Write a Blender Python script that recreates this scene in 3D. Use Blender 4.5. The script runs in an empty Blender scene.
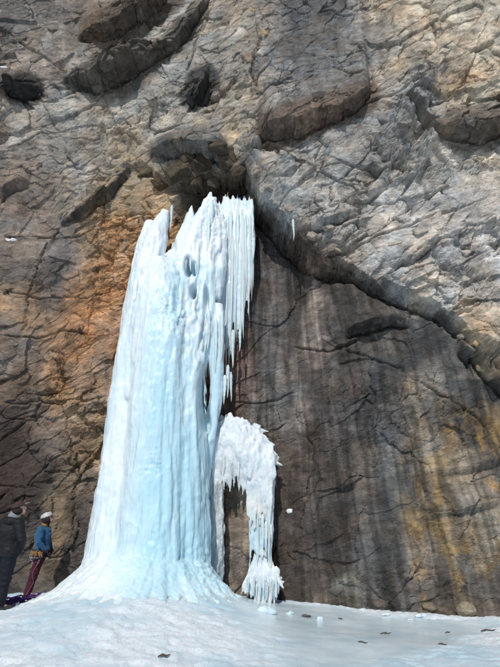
import bpy, bmesh, math, random
import numpy as np
from mathutils import Vector, Matrix, Euler
R = math.radians
random.seed(7)
SC = bpy.context.scene
COL = SC.collection

# ------------------------------------------------------------------ camera, light, exposure
PITCH = R(20.0); FPX = 504.0; EYE = 1.6
cam_d = bpy.data.cameras.new("camera"); cam = bpy.data.objects.new("camera", cam_d); COL.objects.link(cam)
cam.location = (0, 0, EYE); cam.rotation_euler = (R(90) + PITCH, 0, 0)
cam_d.sensor_fit = 'HORIZONTAL'; cam_d.sensor_width = 36; cam_d.lens = 36 * FPX / 500
cam_d.clip_end = 500; cam_d.clip_start = 0.05
SC.camera = cam

SUN_EL, SUN_AZ = R(44), R(12)       # azimuth: how far left of straight behind the camera
w = bpy.data.worlds.new("World"); SC.world = w; w.use_nodes = True
wn = w.node_tree.nodes; wl = w.node_tree.links
sky = wn.new('ShaderNodeTexSky'); sky.sky_type = 'NISHITA'; sky.sun_disc = False
sdir = Vector((-math.sin(SUN_AZ) * math.cos(SUN_EL), -math.cos(SUN_AZ) * math.cos(SUN_EL), math.sin(SUN_EL)))
sky.sun_elevation = SUN_EL; sky.sun_rotation = math.atan2(sdir.x, sdir.y)
sky.altitude = 1800; sky.air_density = 1.0; sky.dust_density = 1.5
wl.new(sky.outputs[0], wn['Background'].inputs[0]); wn['Background'].inputs[1].default_value = 0.085
sun_d = bpy.data.lights.new("sun", 'SUN'); sun = bpy.data.objects.new("sun", sun_d); COL.objects.link(sun)
sun_d.energy = 3.7; sun_d.angle = R(.6); sun_d.color = (1.0, 0.94, 0.85)
sun.rotation_euler = sdir.to_track_quat('Z', 'Y').to_euler()
SC.view_settings.view_transform = 'Standard'; SC.view_settings.look = 'None'
SC.view_settings.exposure = 0.0; SC.view_settings.gamma = 1

# ------------------------------------------------------------------ helpers
def ray(u, v):
    a = (u - 250) / FPX; b = (333.5 - v) / FPX
    return a, math.cos(PITCH) - b * math.sin(PITCH), math.sin(PITCH) + b * math.cos(PITCH)
def at(u, v, Y):
    """measured point of the photograph standing Y metres away"""
    a, f, g = ray(u, v); t = Y / f
    return Vector((a * t, Y, EYE + g * t))
def measure(x, y, z):
    """inverse of at(): used to look up where on the surveyed wall a point lies"""
    dz = z - EYE
    f = y * math.cos(PITCH) + dz * math.sin(PITCH); g = -y * math.sin(PITCH) + dz * math.cos(PITCH)
    return 250 + FPX * x / f, 333.5 - FPX * g / f

def _h(ix, iy, iz, seed):
    n = (ix.astype(np.int64) * 374761393 + iy.astype(np.int64) * 668265263 + iz.astype(np.int64) * 2147483647 + seed * 1274126177) & 0xffffffff
    n = ((n ^ (n >> 13)) * 1274126177) & 0xffffffff
    n = ((n ^ (n >> 16)) * 2246822519) & 0xffffffff
    return ((n ^ (n >> 15)) & 0xffffff) / float(0xffffff)
Z0 = np.zeros(1, dtype=np.int64)
def vn2(x, y, seed=0):
    ix = np.floor(x).astype(np.int64); iy = np.floor(y).astype(np.int64)
    fx = x - ix; fy = y - iy
    fx = fx * fx * fx * (fx * (fx * 6 - 15) + 10); fy = fy * fy * fy * (fy * (fy * 6 - 15) + 10)
    a = _h(ix, iy, Z0, seed); b = _h(ix + 1, iy, Z0, seed); c = _h(ix, iy + 1, Z0, seed); d = _h(ix + 1, iy + 1, Z0, seed)
    return (a * (1 - fx) + b * fx) * (1 - fy) + (c * (1 - fx) + d * fx) * fy
def vn3(x, y, z, seed=0):
    ix = np.floor(x).astype(np.int64); iy = np.floor(y).astype(np.int64); iz = np.floor(z).astype(np.int64)
    fx = x - ix; fy = y - iy; fz = z - iz
    fx = fx * fx * (3 - 2 * fx); fy = fy * fy * (3 - 2 * fy); fz = fz * fz * (3 - 2 * fz)
    r = 0
    for dx in (0, 1):
        wx = fx if dx else 1 - fx
        for dy in (0, 1):
            wy = fy if dy else 1 - fy
            for dz in (0, 1):
                r = r + _h(ix + dx, iy + dy, iz + dz, seed) * wx * wy * (fz if dz else 1 - fz)
    return r
def fbm(x, y, oct=4, seed=0, gain=0.5):
    r = 0; a = 1; s = 0
    for o in range(oct):
        k = 2.03 ** o
        r = r + a * (vn2(x * k + o * 17.3, y * k - o * 9.1, seed + o) * 2 - 1); s += a; a *= gain
    return r / s
def fbm3(x, y, z, oct=3, seed=0, gain=0.5):
    r = 0; a = 1; s = 0
    for o in range(oct):
        k = 2.03 ** o
        r = r + a * (vn3(x * k + o * 17.3, y * k - o * 9.1, z * k, seed + o) * 2 - 1); s += a; a *= gain
    return r / s
def sst(a, b, x):
    t = np.clip((x - a) / (b - a), 0, 1); return t * t * (3 - 2 * t)
def facets(x, z, size, ang=0.0, stretch=1.0, seed=0, tilt=1.0, warp=0.25):
    """fractured rock: irregular cells, each a tilted plane at its own depth; returns depth (in units of size), crack distance, cell random"""
    c, s = math.cos(ang), math.sin(ang)
    X = (x * c + z * s) / (size * stretch); Z = (-x * s + z * c) / size
    X = X + warp * fbm(X * 1.7, Z * 1.7, 3, seed + 50); Z = Z + warp * fbm(X * 1.7 + 31, Z * 1.7 + 7, 3, seed + 60)
    ix = np.floor(X).astype(np.int64); iz = np.floor(Z).astype(np.int64)
    d1 = np.full(X.shape, 1e9); d2 = np.full(X.shape, 1e9); h = np.zeros(X.shape); rid = np.zeros(X.shape)
    for dx in (-1, 0, 1):
        for dz in (-1, 0, 1):
            jx = ix + dx; jz = iz + dz
            cx = jx + _h(jx, jz, Z0, seed); cz = jz + _h(jx, jz, Z0, seed + 1)
            d = (X - cx) ** 2 + (Z - cz) ** 2
            r1 = _h(jx, jz, Z0, seed + 2); r2 = _h(jx, jz, Z0, seed + 3); r3 = _h(jx, jz, Z0, seed + 4)
            val = (r1 - .5) + tilt * ((r2 - .5) * (X - cx) + (r3 - .62) * (Z - cz))
            m = d < d1
            d2 = np.where(m, d1, np.minimum(d2, d)); h = np.where(m, val, h); rid = np.where(m, r1, rid); d1 = np.where(m, d, d1)
    return h, np.sqrt(d2) - np.sqrt(d1), rid
def seg_dist(px, pz, pts):
    """distance to a polyline and the parameter 0..1 along it"""
    best = np.full(px.shape, 1e9); par = np.zeros(px.shape); n = len(pts) - 1
    for i in range(n):
        ax, az = pts[i]; bx, bz = pts[i + 1]; dx, dz = bx - ax, bz - az; L = dx * dx + dz * dz + 1e-9
        t = np.clip(((px - ax) * dx + (pz - az) * dz) / L, 0, 1)
        d = np.hypot(px - ax - t * dx, pz - az - t * dz)
        m = d < best; best = np.where(m, d, best); par = np.where(m, (i + t) / n, par)
    return best, par

def grid_mesh(name, P, cols=None, extra=None):
    """P: (nj, ni, 3) array of points -> mesh of quads"""
    nj, ni = P.shape[:2]
    me = bpy.data.meshes.new(name)
    me.vertices.add(ni * nj); me.vertices.foreach_set('co', P.reshape(-1).astype(np.float32))
    i = np.arange(ni - 1); j = np.arange(nj - 1); I, J = np.meshgrid(i, j)
    a = (J * ni + I).reshape(-1); q = np.stack([a, a + 1, a + ni + 1, a + ni], 1).astype(np.int32)
    nf = len(q)
    me.loops.add(nf * 4); me.loops.foreach_set('vertex_index', q.reshape(-1))
    me.polygons.add(nf); me.polygons.foreach_set('loop_start', np.arange(0, nf * 4, 4, dtype=np.int32))
    me.update(calc_edges=True)
    if cols is not None:
        at_ = me.color_attributes.new('tint', 'FLOAT_COLOR', 'POINT')
        c4 = np.ones((ni * nj, 4), np.float32); c4[:, :cols.shape[-1]] = cols.reshape(ni * nj, -1)
        at_.data.foreach_set('color', c4.reshape(-1))
    for k, arr in (extra or {}).items():
        f = me.attributes.new(k, 'FLOAT', 'POINT'); f.data.foreach_set('value', arr.reshape(-1).astype(np.float32))
    me.validate()
    return me
def link(name, me, mat=None, parent=None, loc=None):
    o = bpy.data.objects.new(name, me); COL.objects.link(o)
    if mat is not None and me is not None and len(me.materials) == 0: me.materials.append(mat)
    if parent is not None: o.parent = parent
    if loc is not None: o.location = loc
    return o
def tag(o, label=None, cat=None, group=None, kind=None):
    if label: o['label'] = label
    if cat: o['category'] = cat
    if group: o['group'] = group
    if kind: o['kind'] = kind
    return o
def smooth(me, on=True):
    me.polygons.foreach_set('use_smooth', np.full(len(me.polygons), on)); return me

def Vector3(*a): return Vector(a)
class MB:
    def __init__(s): s.v = []; s.f = []
    def tube(s, pts, rad, n=8, ex=1.0, ey=1.0, cap=True, wob=0, rnd=None):
        """tube through pts with a radius per point; rounded ends; ex/ey squash the section"""
        pts = [Vector(p) for p in pts]; b0 = len(s.v); m = len(pts)
        if not hasattr(rad, '__len__'): rad = [rad] * m
        prev = None
        for i, p in enumerate(pts):
            t = (pts[min(i + 1, m - 1)] - pts[max(i - 1, 0)]).normalized()
            ref = Vector((1, 0, 0)) if abs(t.x) < .9 else Vector((0, 1, 0))
            if prev is None: a = (ref - t * ref.dot(t)).normalized()
            else: a = (prev - t * prev.dot(t)).normalized()
            prev = a; b = t.cross(a)
            for k in range(n):
                th = 2 * math.pi * k / n; rr = rad[i] * (1 + (rnd.uniform(-wob, wob) if rnd else 0))
                s.v.append(p + a * math.cos(th) * rr * ex + b * math.sin(th) * rr * ey)
        for i in range(m - 1):
            for k in range(n):
                s.f.append((b0 + i * n + k, b0 + i * n + (k + 1) % n, b0 + (i + 1) * n + (k + 1) % n, b0 + (i + 1) * n + k))
        if cap:
            s.f.append(tuple(b0 + k for k in reversed(range(n)))); s.f.append(tuple(b0 + (m - 1) * n + k for k in range(n)))
        return s
    def ball(s, c, r, sx=1, sy=1, sz=1, n=10, m=7, rot=None):
        c = Vector(c); b0 = len(s.v)
        for i in range(m + 1):
            ph = math.pi * i / m
            for k in range(n):
                th = 2 * math.pi * k / n
                p = Vector((sx * math.sin(ph) * math.cos(th), sy * math.sin(ph) * math.sin(th), sz * math.cos(ph))) * r
                if rot is not None: p = rot @ p
                s.v.append(c + p)
        for i in range(m):
            for k in range(n):
                s.f.append((b0 + i * n + k, b0 + (i + 1) * n + k, b0 + (i + 1) * n + (k + 1) % n, b0 + i * n + (k + 1) % n))
        return s
    def mesh(s, name, sm=True):
        me = bpy.data.meshes.new(name); me.from_pydata([tuple(v) for v in s.v], [], s.f); me.update()
        bm = bmesh.new(); bm.from_mesh(me); bmesh.ops.remove_doubles(bm, verts=bm.verts, dist=1e-5)
        bmesh.ops.recalc_face_normals(bm, faces=bm.faces); bm.to_mesh(me); bm.free()
        return smooth(me, sm)
def fuse(mb, name, voxel, smooth_n=6, sfac=0.5):
    """overlapping solids grown together into one continuous skin"""
    me = mb.mesh(name + '_raw'); o = bpy.data.objects.new('tmp', me); COL.objects.link(o)
    r = o.modifiers.new('r', 'REMESH'); r.mode = 'VOXEL'; r.voxel_size = voxel; r.use_smooth_shade = True
    if smooth_n:
        k = o.modifiers.new('s', 'SMOOTH'); k.iterations = smooth_n; k.factor = sfac
    dg = bpy.context.evaluated_depsgraph_get(); dg.update()
    out = bpy.data.meshes.new_from_object(o.evaluated_get(dg)); out.name = name
    bpy.data.objects.remove(o); bpy.data.meshes.remove(me)
    return smooth(out)
def co(me):
    a = np.empty(len(me.vertices) * 3, np.float32); me.vertices.foreach_get('co', a); return a.reshape(-1, 3).astype(float)
def nrm(me):
    a = np.empty(len(me.vertices) * 3, np.float32); me.vertices.foreach_get('normal', a); return a.reshape(-1, 3).astype(float)
def setco(me, a): me.vertices.foreach_set('co', a.reshape(-1).astype(np.float32)); me.update()

# ------------------------------------------------------------------ materials
def mat(name):
    m = bpy.data.materials.new(name); m.use_nodes = True; nt = m.node_tree
    return m, nt, nt.nodes['Principled BSDF']
def N(nt, t, **k):
    n = nt.nodes.new(t)
    for a, b in k.items():
        if a.startswith('i_'): n.inputs[a[2:].replace('_', ' ')].default_value = b
        else: setattr(n, a, b)
    return n
def plain(name, c, rough=.8, spec=.3, bump=0, bs=60, sheen=0):
    m, nt, p = mat(name); p.inputs['Roughness'].default_value = rough; p.inputs['Specular IOR Level'].default_value = spec
    tc = N(nt, 'ShaderNodeTexCoord'); no = N(nt, 'ShaderNodeTexNoise', i_Scale=bs, i_Detail=4.0); nt.links.new(tc.outputs['Object'], no.inputs['Vector'])
    mx = N(nt, 'ShaderNodeMix', data_type='RGBA', blend_type='MIX')
    mx.inputs[6].default_value = (*[v * .75 for v in c], 1); mx.inputs[7].default_value = (*[min(1, v * 1.25) for v in c], 1)
    nt.links.new(no.outputs[0], mx.inputs[0]); nt.links.new(mx.outputs[2], p.inputs['Base Color'])
    if bump:
        b = N(nt, 'ShaderNodeBump', i_Strength=bump, i_Distance=.01); nt.links.new(no.outputs[0], b.inputs['Height']); nt.links.new(b.outputs[0], p.inputs['Normal'])
    if sheen: p.inputs['Sheen Weight'].default_value = sheen
    return m
def rock_material(name, use_tint=True, base=(.3, .28, .25)):
    m, nt, p = mat(name); L = nt.links.new
    tc = N(nt, 'ShaderNodeTexCoord')
    mp = N(nt, 'ShaderNodeMapping'); mp.inputs['Rotation'].default_value = (0, R(-28), 0); mp.inputs['Scale'].default_value = (1, 1, 2.4); L(tc.outputs['Object'], mp.inputs[0])
    n1 = N(nt, 'ShaderNodeTexNoise', i_Scale=3.2, i_Detail=9.0, i_Roughness=.68, i_Distortion=.4); L(mp.outputs[0], n1.inputs['Vector'])
    n2 = N(nt, 'ShaderNodeTexNoise', i_Scale=26.0, i_Detail=8.0, i_Roughness=.7); L(mp.outputs[0], n2.inputs['Vector'])
    n3 = N(nt, 'ShaderNodeTexNoise', i_Scale=1.1, i_Detail=5.0, i_Roughness=.6); L(tc.outputs['Object'], n3.inputs['Vector'])
    vo = N(nt, 'ShaderNodeTexVoronoi', i_Scale=9.0, feature='DISTANCE_TO_EDGE'); 
    wv = N(nt, 'ShaderNodeMix', data_type='VECTOR'); wv.inputs[0].default_value = .12; L(mp.outputs[0], wv.inputs[4]); L(n1.outputs['Color'], wv.inputs[5]); L(wv.outputs[1], vo.inputs['Vector'])
    if use_tint:
        at_ = N(nt, 'ShaderNodeVertexColor', layer_name='tint'); csrc = at_.outputs[0]
    else:
        rgb = N(nt, 'ShaderNodeRGB'); rgb.outputs[0].default_value = (*base, 1); csrc = rgb.outputs[0]
    def mult(src, fac, lo, hi, f0=.35, f1=.65):
        mr = N(nt, 'ShaderNodeMapRange'); mr.inputs[1].default_value = f0; mr.inputs[2].default_value = f1; mr.inputs[3].default_value = lo; mr.inputs[4].default_value = hi; L(fac, mr.inputs[0])
        v = N(nt, 'ShaderNodeVectorMath', operation='SCALE'); L(src, v.inputs[0]); L(mr.outputs[0], v.inputs['Scale']); return v.outputs[0]
    c = mult(csrc, n1.outputs[0], .62, 1.42)
    c = mult(c, n2.outputs[0], .80, 1.20)
    c = mult(c, n3.outputs[0], .86, 1.14)
    c = mult(c, vo.outputs['Distance'], .88, 1.0, .0, .02)
    # pale calcite flecks
    fl = N(nt, 'ShaderNodeMapRange'); fl.inputs[1].default_value = .66; fl.inputs[2].default_value = .74; fl.inputs[4].default_value = .22; L(n2.outputs[0], fl.inputs[0])
    mx = N(nt, 'ShaderNodeMix', data_type='RGBA'); L(fl.outputs[0], mx.inputs[0]); L(c, mx.inputs[6]); mx.inputs[7].default_value = (.46, .42, .36, 1)
    L(mx.outputs[2], p.inputs['Base Color'])
    p.inputs['Roughness'].default_value = .82; p.inputs['Specular IOR Level'].default_value = .25
    ad = N(nt, 'ShaderNodeMath', operation='MULTIPLY_ADD'); ad.inputs[1].default_value = .35; L(n2.outputs[0], ad.inputs[0]); L(n1.outputs[0], ad.inputs[2])
    vm = N(nt, 'ShaderNodeMapRange'); vm.inputs[2].default_value = .05; vm.inputs[4].default_value = .25; L(vo.outputs['Distance'], vm.inputs[0])
    ad2 = N(nt, 'ShaderNodeMath', operation='ADD'); L(ad.outputs[0], ad2.inputs[0]); L(vm.outputs[0], ad2.inputs[1])
    b = N(nt, 'ShaderNodeBump', i_Strength=.8, i_Distance=.035); n5 = N(nt, 'ShaderNodeTexNoise', i_Scale=.9, i_Detail=4.0); L(tc.outputs['Object'], n5.inputs['Vector']); ms = N(nt, 'ShaderNodeMapRange'); ms.inputs[1].default_value = .4; ms.inputs[2].default_value = .62; ms.inputs[3].default_value = .28; ms.inputs[4].default_value = .85; L(n5.outputs[0], ms.inputs[0]); L(ms.outputs[0], b.inputs['Strength']); L(ad2.outputs[0], b.inputs['Height']); L(b.outputs[0], p.inputs['Normal'])
    return m
def ice_material(name, blue=(.43, .655, .765), white=(.68, .765, .83), rough=.26, streak=True, bias=.5, sss=.6, tint=False):
    m, nt, p = mat(name); L = nt.links.new
    tc = N(nt, 'ShaderNodeTexCoord'); mp = N(nt, 'ShaderNodeMapping'); mp.inputs['Scale'].default_value = (1, 1, .24) if streak else (1, 1, 1); L(tc.outputs['Object'], mp.inputs[0])
    n1 = N(nt, 'ShaderNodeTexNoise', i_Scale=3.0, i_Detail=7.0, i_Roughness=.62); L(mp.outputs[0], n1.inputs['Vector'])
    n2 = N(nt, 'ShaderNodeTexNoise', i_Scale=22.0, i_Detail=6.0, i_Roughness=.65); L(mp.outputs[0], n2.inputs['Vector'])
    n3 = N(nt, 'ShaderNodeTexNoise', i_Scale=14.0, i_Detail=6.0, i_Roughness=.6); L(tc.outputs['Object'], n3.inputs['Vector'])
    s = N(nt, 'ShaderNodeMath', operation='MULTIPLY_ADD'); s.inputs[1].default_value = .45; L(n2.outputs[0], s.inputs[0]); L(n1.outputs[0], s.inputs[2])
    mr = N(nt, 'ShaderNodeMapRange'); mr.inputs[1].default_value = .55 + (.5 - bias) * .4; mr.inputs[2].default_value = .92 + (.5 - bias) * .4; L(s.outputs[0], mr.inputs[0])
    fac = mr.outputs[0]
    if tint:
        a = N(nt, 'ShaderNodeAttribute', attribute_name='milk'); ad = N(nt, 'ShaderNodeMath', operation='ADD', use_clamp=True); L(a.outputs['Fac'], ad.inputs[0])
        sc = N(nt, 'ShaderNodeMath', operation='MULTIPLY'); sc.inputs[1].default_value = .5; L(fac, sc.inputs[0]); L(sc.outputs[0], ad.inputs[1]); fac = ad.outputs[0]
    mx = N(nt, 'ShaderNodeMix', data_type='RGBA'); mx.inputs[6].default_value = (*blue, 1); mx.inputs[7].default_value = (*white, 1); L(fac, mx.inputs[0]); L(mx.outputs[2], p.inputs['Base Color'])
    p.inputs['Roughness'].default_value = rough; p.inputs['IOR'].default_value = 1.31; p.inputs['Specular IOR Level'].default_value = .5
    p.inputs['Subsurface Weight'].default_value = sss; p.inputs['Subsurface Radius'].default_value = (.25, .7, 1.0); p.inputs['Subsurface Scale'].default_value = .12
    ad = N(nt, 'ShaderNodeMath', operation='MULTIPLY_ADD'); ad.inputs[1].default_value = .5; L(n3.outputs[0], ad.inputs[0]); L(n2.outputs[0], ad.inputs[2])
    b = N(nt, 'ShaderNodeBump', i_Strength=.4, i_Distance=.022); L(ad.outputs[0], b.inputs['Height']); L(b.outputs[0], p.inputs['Normal'])
    return m
M_ROCK = rock_material('limestone')
M_BLOCK = rock_material('limestone_block', True)
M_ICE = ice_material('blue_ice', tint=True)
M_ICEW = ice_material('white_ice', blue=(.46, .64, .75), white=(.70, .78, .84), bias=.55)
M_ICEG = ice_material('grey_ice', blue=(.26, .31, .33), white=(.64, .69, .72), bias=.5, sss=.4)
M_SPRAY = ice_material('spray_ice', blue=(.52, .62, .69), white=(.70, .74, .78), streak=False, bias=.6, rough=.5)

# ------------------------------------------------------------------ the cliff, macro shape
def wall_base(x):
    return np.interp(x, [-20, -8, -5.5, -2.6, -1.2, 0, 1.5, 3, 4.6, 9, 20], [10.6, 11.9, 12.35, 12.25, 12.15, 11.8, 11.35, 10.95, 10.5, 9.9, 8.2])
# lower lip of the big overhanging mass (surveyed pixels, distance of the lip)
ARCH = [(118, 178, 11.9), (140, 168, 11.8), (165, 180, 11.5), (195, 178, 11.2), (222, 175, 10.95), (244, 168, 10.75), (262, 196, 10.6), (288, 222, 10.5), (303, 246, 10.45), (330, 258, 10.4), (356, 262, 10.35), (372, 280, 10.35),
        (398, 290, 10.3), (428, 299, 10.3), (447, 309, 10.3), (466, 334, 10.3), (485, 359, 10.25), (505, 384, 10.25), (540, 416, 10.2)]
ap = [at(*a) for a in ARCH]
PX = np.array([-20, ap[0].x - .6, ap[1].x, ap[3].x, ap[5].x, ap[7].x, ap[10].x, ap[13].x, ap[15].x, ap[17].x, 20])
PP = np.array([0, 0, .25, .8, 1.0, .95, .68, .58, .50, .38, .3])
for _ in range(4): ap = [at(u, v, float(wall_base(p.x) - .02 * p.z - .66 * np.interp(p.x, PX, PP))) for (u, v, _y), p in zip(ARCH, ap)]
AX = np.array([p.x for p in ap]); AZ = np.array([p.z for p in ap]); AY = np.array([p.y for p in ap])
def arch(x): return np.interp(x, AX, AZ)
PX = np.array([-20, ap[0].x - .6, ap[1].x, ap[3].x, ap[5].x, ap[7].x, ap[10].x, ap[13].x, ap[15].x, ap[17].x, 20])
PP = np.array([0, 0, .25, .8, 1.0, .95, .68, .58, .50, .38, .3])

# roofs: (upper = near lip, lower = junction with the wall below), in surveyed pixels; h = how far up the nose fades
ROOFS = [
    ([(78, 36), (95, 22), (120, 9), (140, -6), (166, -25)], [(78, 38), (100, 37), (120, 31), (145, 14), (170, -6)], 2.2),
    ([(64, 80), (95, 68), (112, 52), (130, 47), (148, 47), (160, 40), (175, 33), (190, 15), (206, -3), (214, -20)], [(64, 82), (90, 88), (115, 85), (133, 75), (150, 61), (165, 54), (180, 44), (192, 28), (209, 1), (216, -20)], 1.5),
    ([(1, 80), (12, 76), (26, 78), (40, 84)], [(1, 81), (12, 93), (24, 97), (40, 85)], .5),
    ([(258, 132), (272, 117), (300, 108), (335, 97), (366, 82), (372, 88)], [(258, 134), (275, 137), (302, 129), (335, 117), (360, 105), (372, 90)], 3.2),
    ([(395, 92), (410, 98), (440, 122), (458, 116), (480, 112), (520, 100)], [(395, 94), (412, 106), (436, 132), (458, 137), (480, 137), (520, 126)], 1.2),
    ([(186, 98), (196, 86), (206, 70), (210, 74)], [(186, 99), (192, 104), (203, 92), (210, 76)], .7),
    ([(150, 152), (168, 138), (190, 134), (214, 136), (222, 148)], [(150, 156), (165, 154), (190, 152), (210, 158), (222, 152)], .9),
    ([(60, 222), (84, 206), (104, 190), (130, 166)], [(60, 224), (86, 213), (108, 197), (130, 170)], .8),
    ([(0, 188), (20, 176), (30, 180)], [(0, 196), (18, 184), (30, 182)], .5),
    ([(340, 196), (370, 186), (392, 176)], [(340, 198), (372, 192), (392, 178)], .6),
    ([(390, 256), (412, 250), (424, 240), (440, 232)], [(390, 258), (414, 256), (428, 246), (440, 234)], .35),
    ([(300, 232), (320, 216), (345, 210), (362, 204)], [(300, 234), (322, 222), (345, 216), (362, 206)], .4),
    ([(40, 424), (58, 410), (74, 402), (88, 418), (108, 428)], [(40, 426), (58, 416), (76, 410), (90, 424), (108, 430)], .5),
    ([(345, 330), (365, 318), (392, 312), (412, 322)], [(345, 334), (368, 326), (392, 318), (412, 324)], .5),
    ([(455, 350), (470, 346), (500, 352)], [(455, 352), (472, 358), (500, 362)], .6),
    ([(336, 484), (350, 478), (356, 482)], [(336, 486), (346, 487), (356, 484)], .2),
    ([(440, 470), (470, 462), (500, 455)], [(440, 472), (470, 467), (500, 460)], .4),
    ([(430, 512), (465, 505), (500, 497)], [(430, 514), (465, 509), (500, 501)], .4),
]
CRACKS = [  # surveyed pixels, width m, depth m
    ([(0, 237), (30, 236), (72, 239), (98, 232)], .025, .06), ([(60, 224), (45, 250), (30, 300), (22, 340)], .03, .06),
    ([(0, 335), (30, 340), (60, 330), (110, 335)], .02, .05), ([(0, 404), (40, 400), (60, 403), (110, 398)], .03, .08),
    ([(60, 345), (62, 400), (75, 470), (70, 560)], .02, .05), ([(108, 190), (100, 230), (96, 290), (85, 350)], .02, .04),
    ([(350, 110), (400, 90), (450, 65), (500, 40)], .035, .09), ([(250, 150), (290, 160), (330, 175), (370, 200)], .03, .05),
    ([(380, 100), (410, 118), (440, 150), (470, 170)], .05, .10), ([(300, 255), (340, 265), (380, 235), (430, 215), (500, 190)], .03, .06),
    ([(360, 298), (420, 250), (470, 225), (500, 215)], .03, .06), ([(250, 4), (262, 40), (250, 75), (266, 110)], .05, .09),
    ([(100, 90), (118, 130), (150, 150)], .04, .05), ([(290, 345), (330, 352), (360, 338)], .02, .05), ([(330, 345), (400, 370), (450, 400), (500, 440)], .02, .04),
    ([(300, 400), (320, 480), (312, 590)], .02, .03), ([(400, 370), (410, 450), (440, 530), (470, 600)], .02, .04),
    ([(215, 0), (200, 40), (185, 75)], .03, .05), ([(0, 30), (50, 60), (100, 90), (115, 88)], .04, .06),
    ([(0, 290), (40, 300), (110, 296)], .02, .04), ([(222, 400), (262, 405), (300, 392)], .02, .04), ([(330, 0), (320, 14), (360, 16), (400, -5)], .03, .05),
    ([(420, 0), (440, 40), (500, 70)], .03, .05), ([(440, 322), (470, 310), (500, 290)], .04, .08),
    ([(395, 285), (430, 262), (460, 262), (500, 240)], .025, .05), ([(0, 150), (40, 130), (90, 140), (130, 125)], .02, .04),
]
def macro(x, z):
    y = wall_base(x) - .02 * z
    # lean of the wall above the left side: slightly forward
    y = y - .045 * np.clip(z - 5, 0, 9) * sst(-1.5, -4.5, x)
    y = y - .38 * sst(-.75, -.5, x) * sst(.45, .1, x) * sst(2.75, 2.45, z + .15 * (x))   # tan rock rib under the side cascade
    s = z - arch(x) + .16 * fbm(x * 1.7, z * 1.7, 4, 5) + .05 * fbm(x * 7, z * 7, 3, 6)
    P = np.interp(x, PX, PP)
    nose = sst(-.06, .10, s) * (.62 + .38 * sst(0, .9, s))
    y = y - P * nose + .07 * np.clip(s, 0, 9) * sst(0, 1, P)
    # recess gets deeper right under the arch near the ice
    y = y + .65 * sst(-1.9, -.8, x) * sst(2.2, .6, x) * sst(-3.5, -.6, s) * sst(.02, -.1, s)
    y = y + .30 * sst(-1.2, -.4, x) * np.exp(-((s + .13) / .09) ** 2) * np.clip(P * 1.5, 0, 1)
    return y
def build_roof_data():
    out = []
    for top, bot, h in ROOFS:
        xs, zb, dd = [], [], []
        us = np.linspace(top[0][0], top[-1][0], 24)
        tv = np.interp(us, [p[0] for p in top], [p[1] for p in top]); bv = np.interp(us, [p[0] for p in bot], [p[1] for p in bot])
        for u, vt, vb in zip(us, tv, bv):
            Y = 11.0
            for _ in range(6):
                p = at(u, vb, Y); Y = float(macro(np.array([p.x]), np.array([p.z]))[0])
            p = at(u, vb, Y); a, f, g = ray(u, vt); Yl = (p.z - EYE) / (g / f) if g > .05 else Y
            if p.z < 4.5: Yl = Y - .12 * min(1, (vb - vt) / 4)
            xs.append(p.x); zb.append(p.z); dd.append(max(0, min(.95, (Y - Yl) * .78)))
        out.append((np.array(xs), np.array(zb), np.array(dd), h))
    return out
RD = build_roof_data()
def roofs(x, z, wob):
    r = np.zeros(np.shape(x))
    for xs, zb, dd, h in RD:
        order = np.argsort(xs); X = xs[order]
        d = np.interp(x, X, dd[order], left=0, right=0); b = np.interp(x, X, zb[order])
        s = z - b + wob * min(.12, .06 * h + .02)
        edge = sst(X[0] - .05, X[0] + .1, x) * sst(X[-1] + .05, X[-1] - .1, x)
        q = d * edge * np.clip((s + .09) / .13, 0, 1) * (1 - sst(.05 * h, h, s)) - np.minimum(.22, .45 * d) * edge * np.exp(-((s + .13) / .06) ** 2)
        r = np.where(np.abs(q) > np.abs(r), q, r)
    return r

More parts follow.
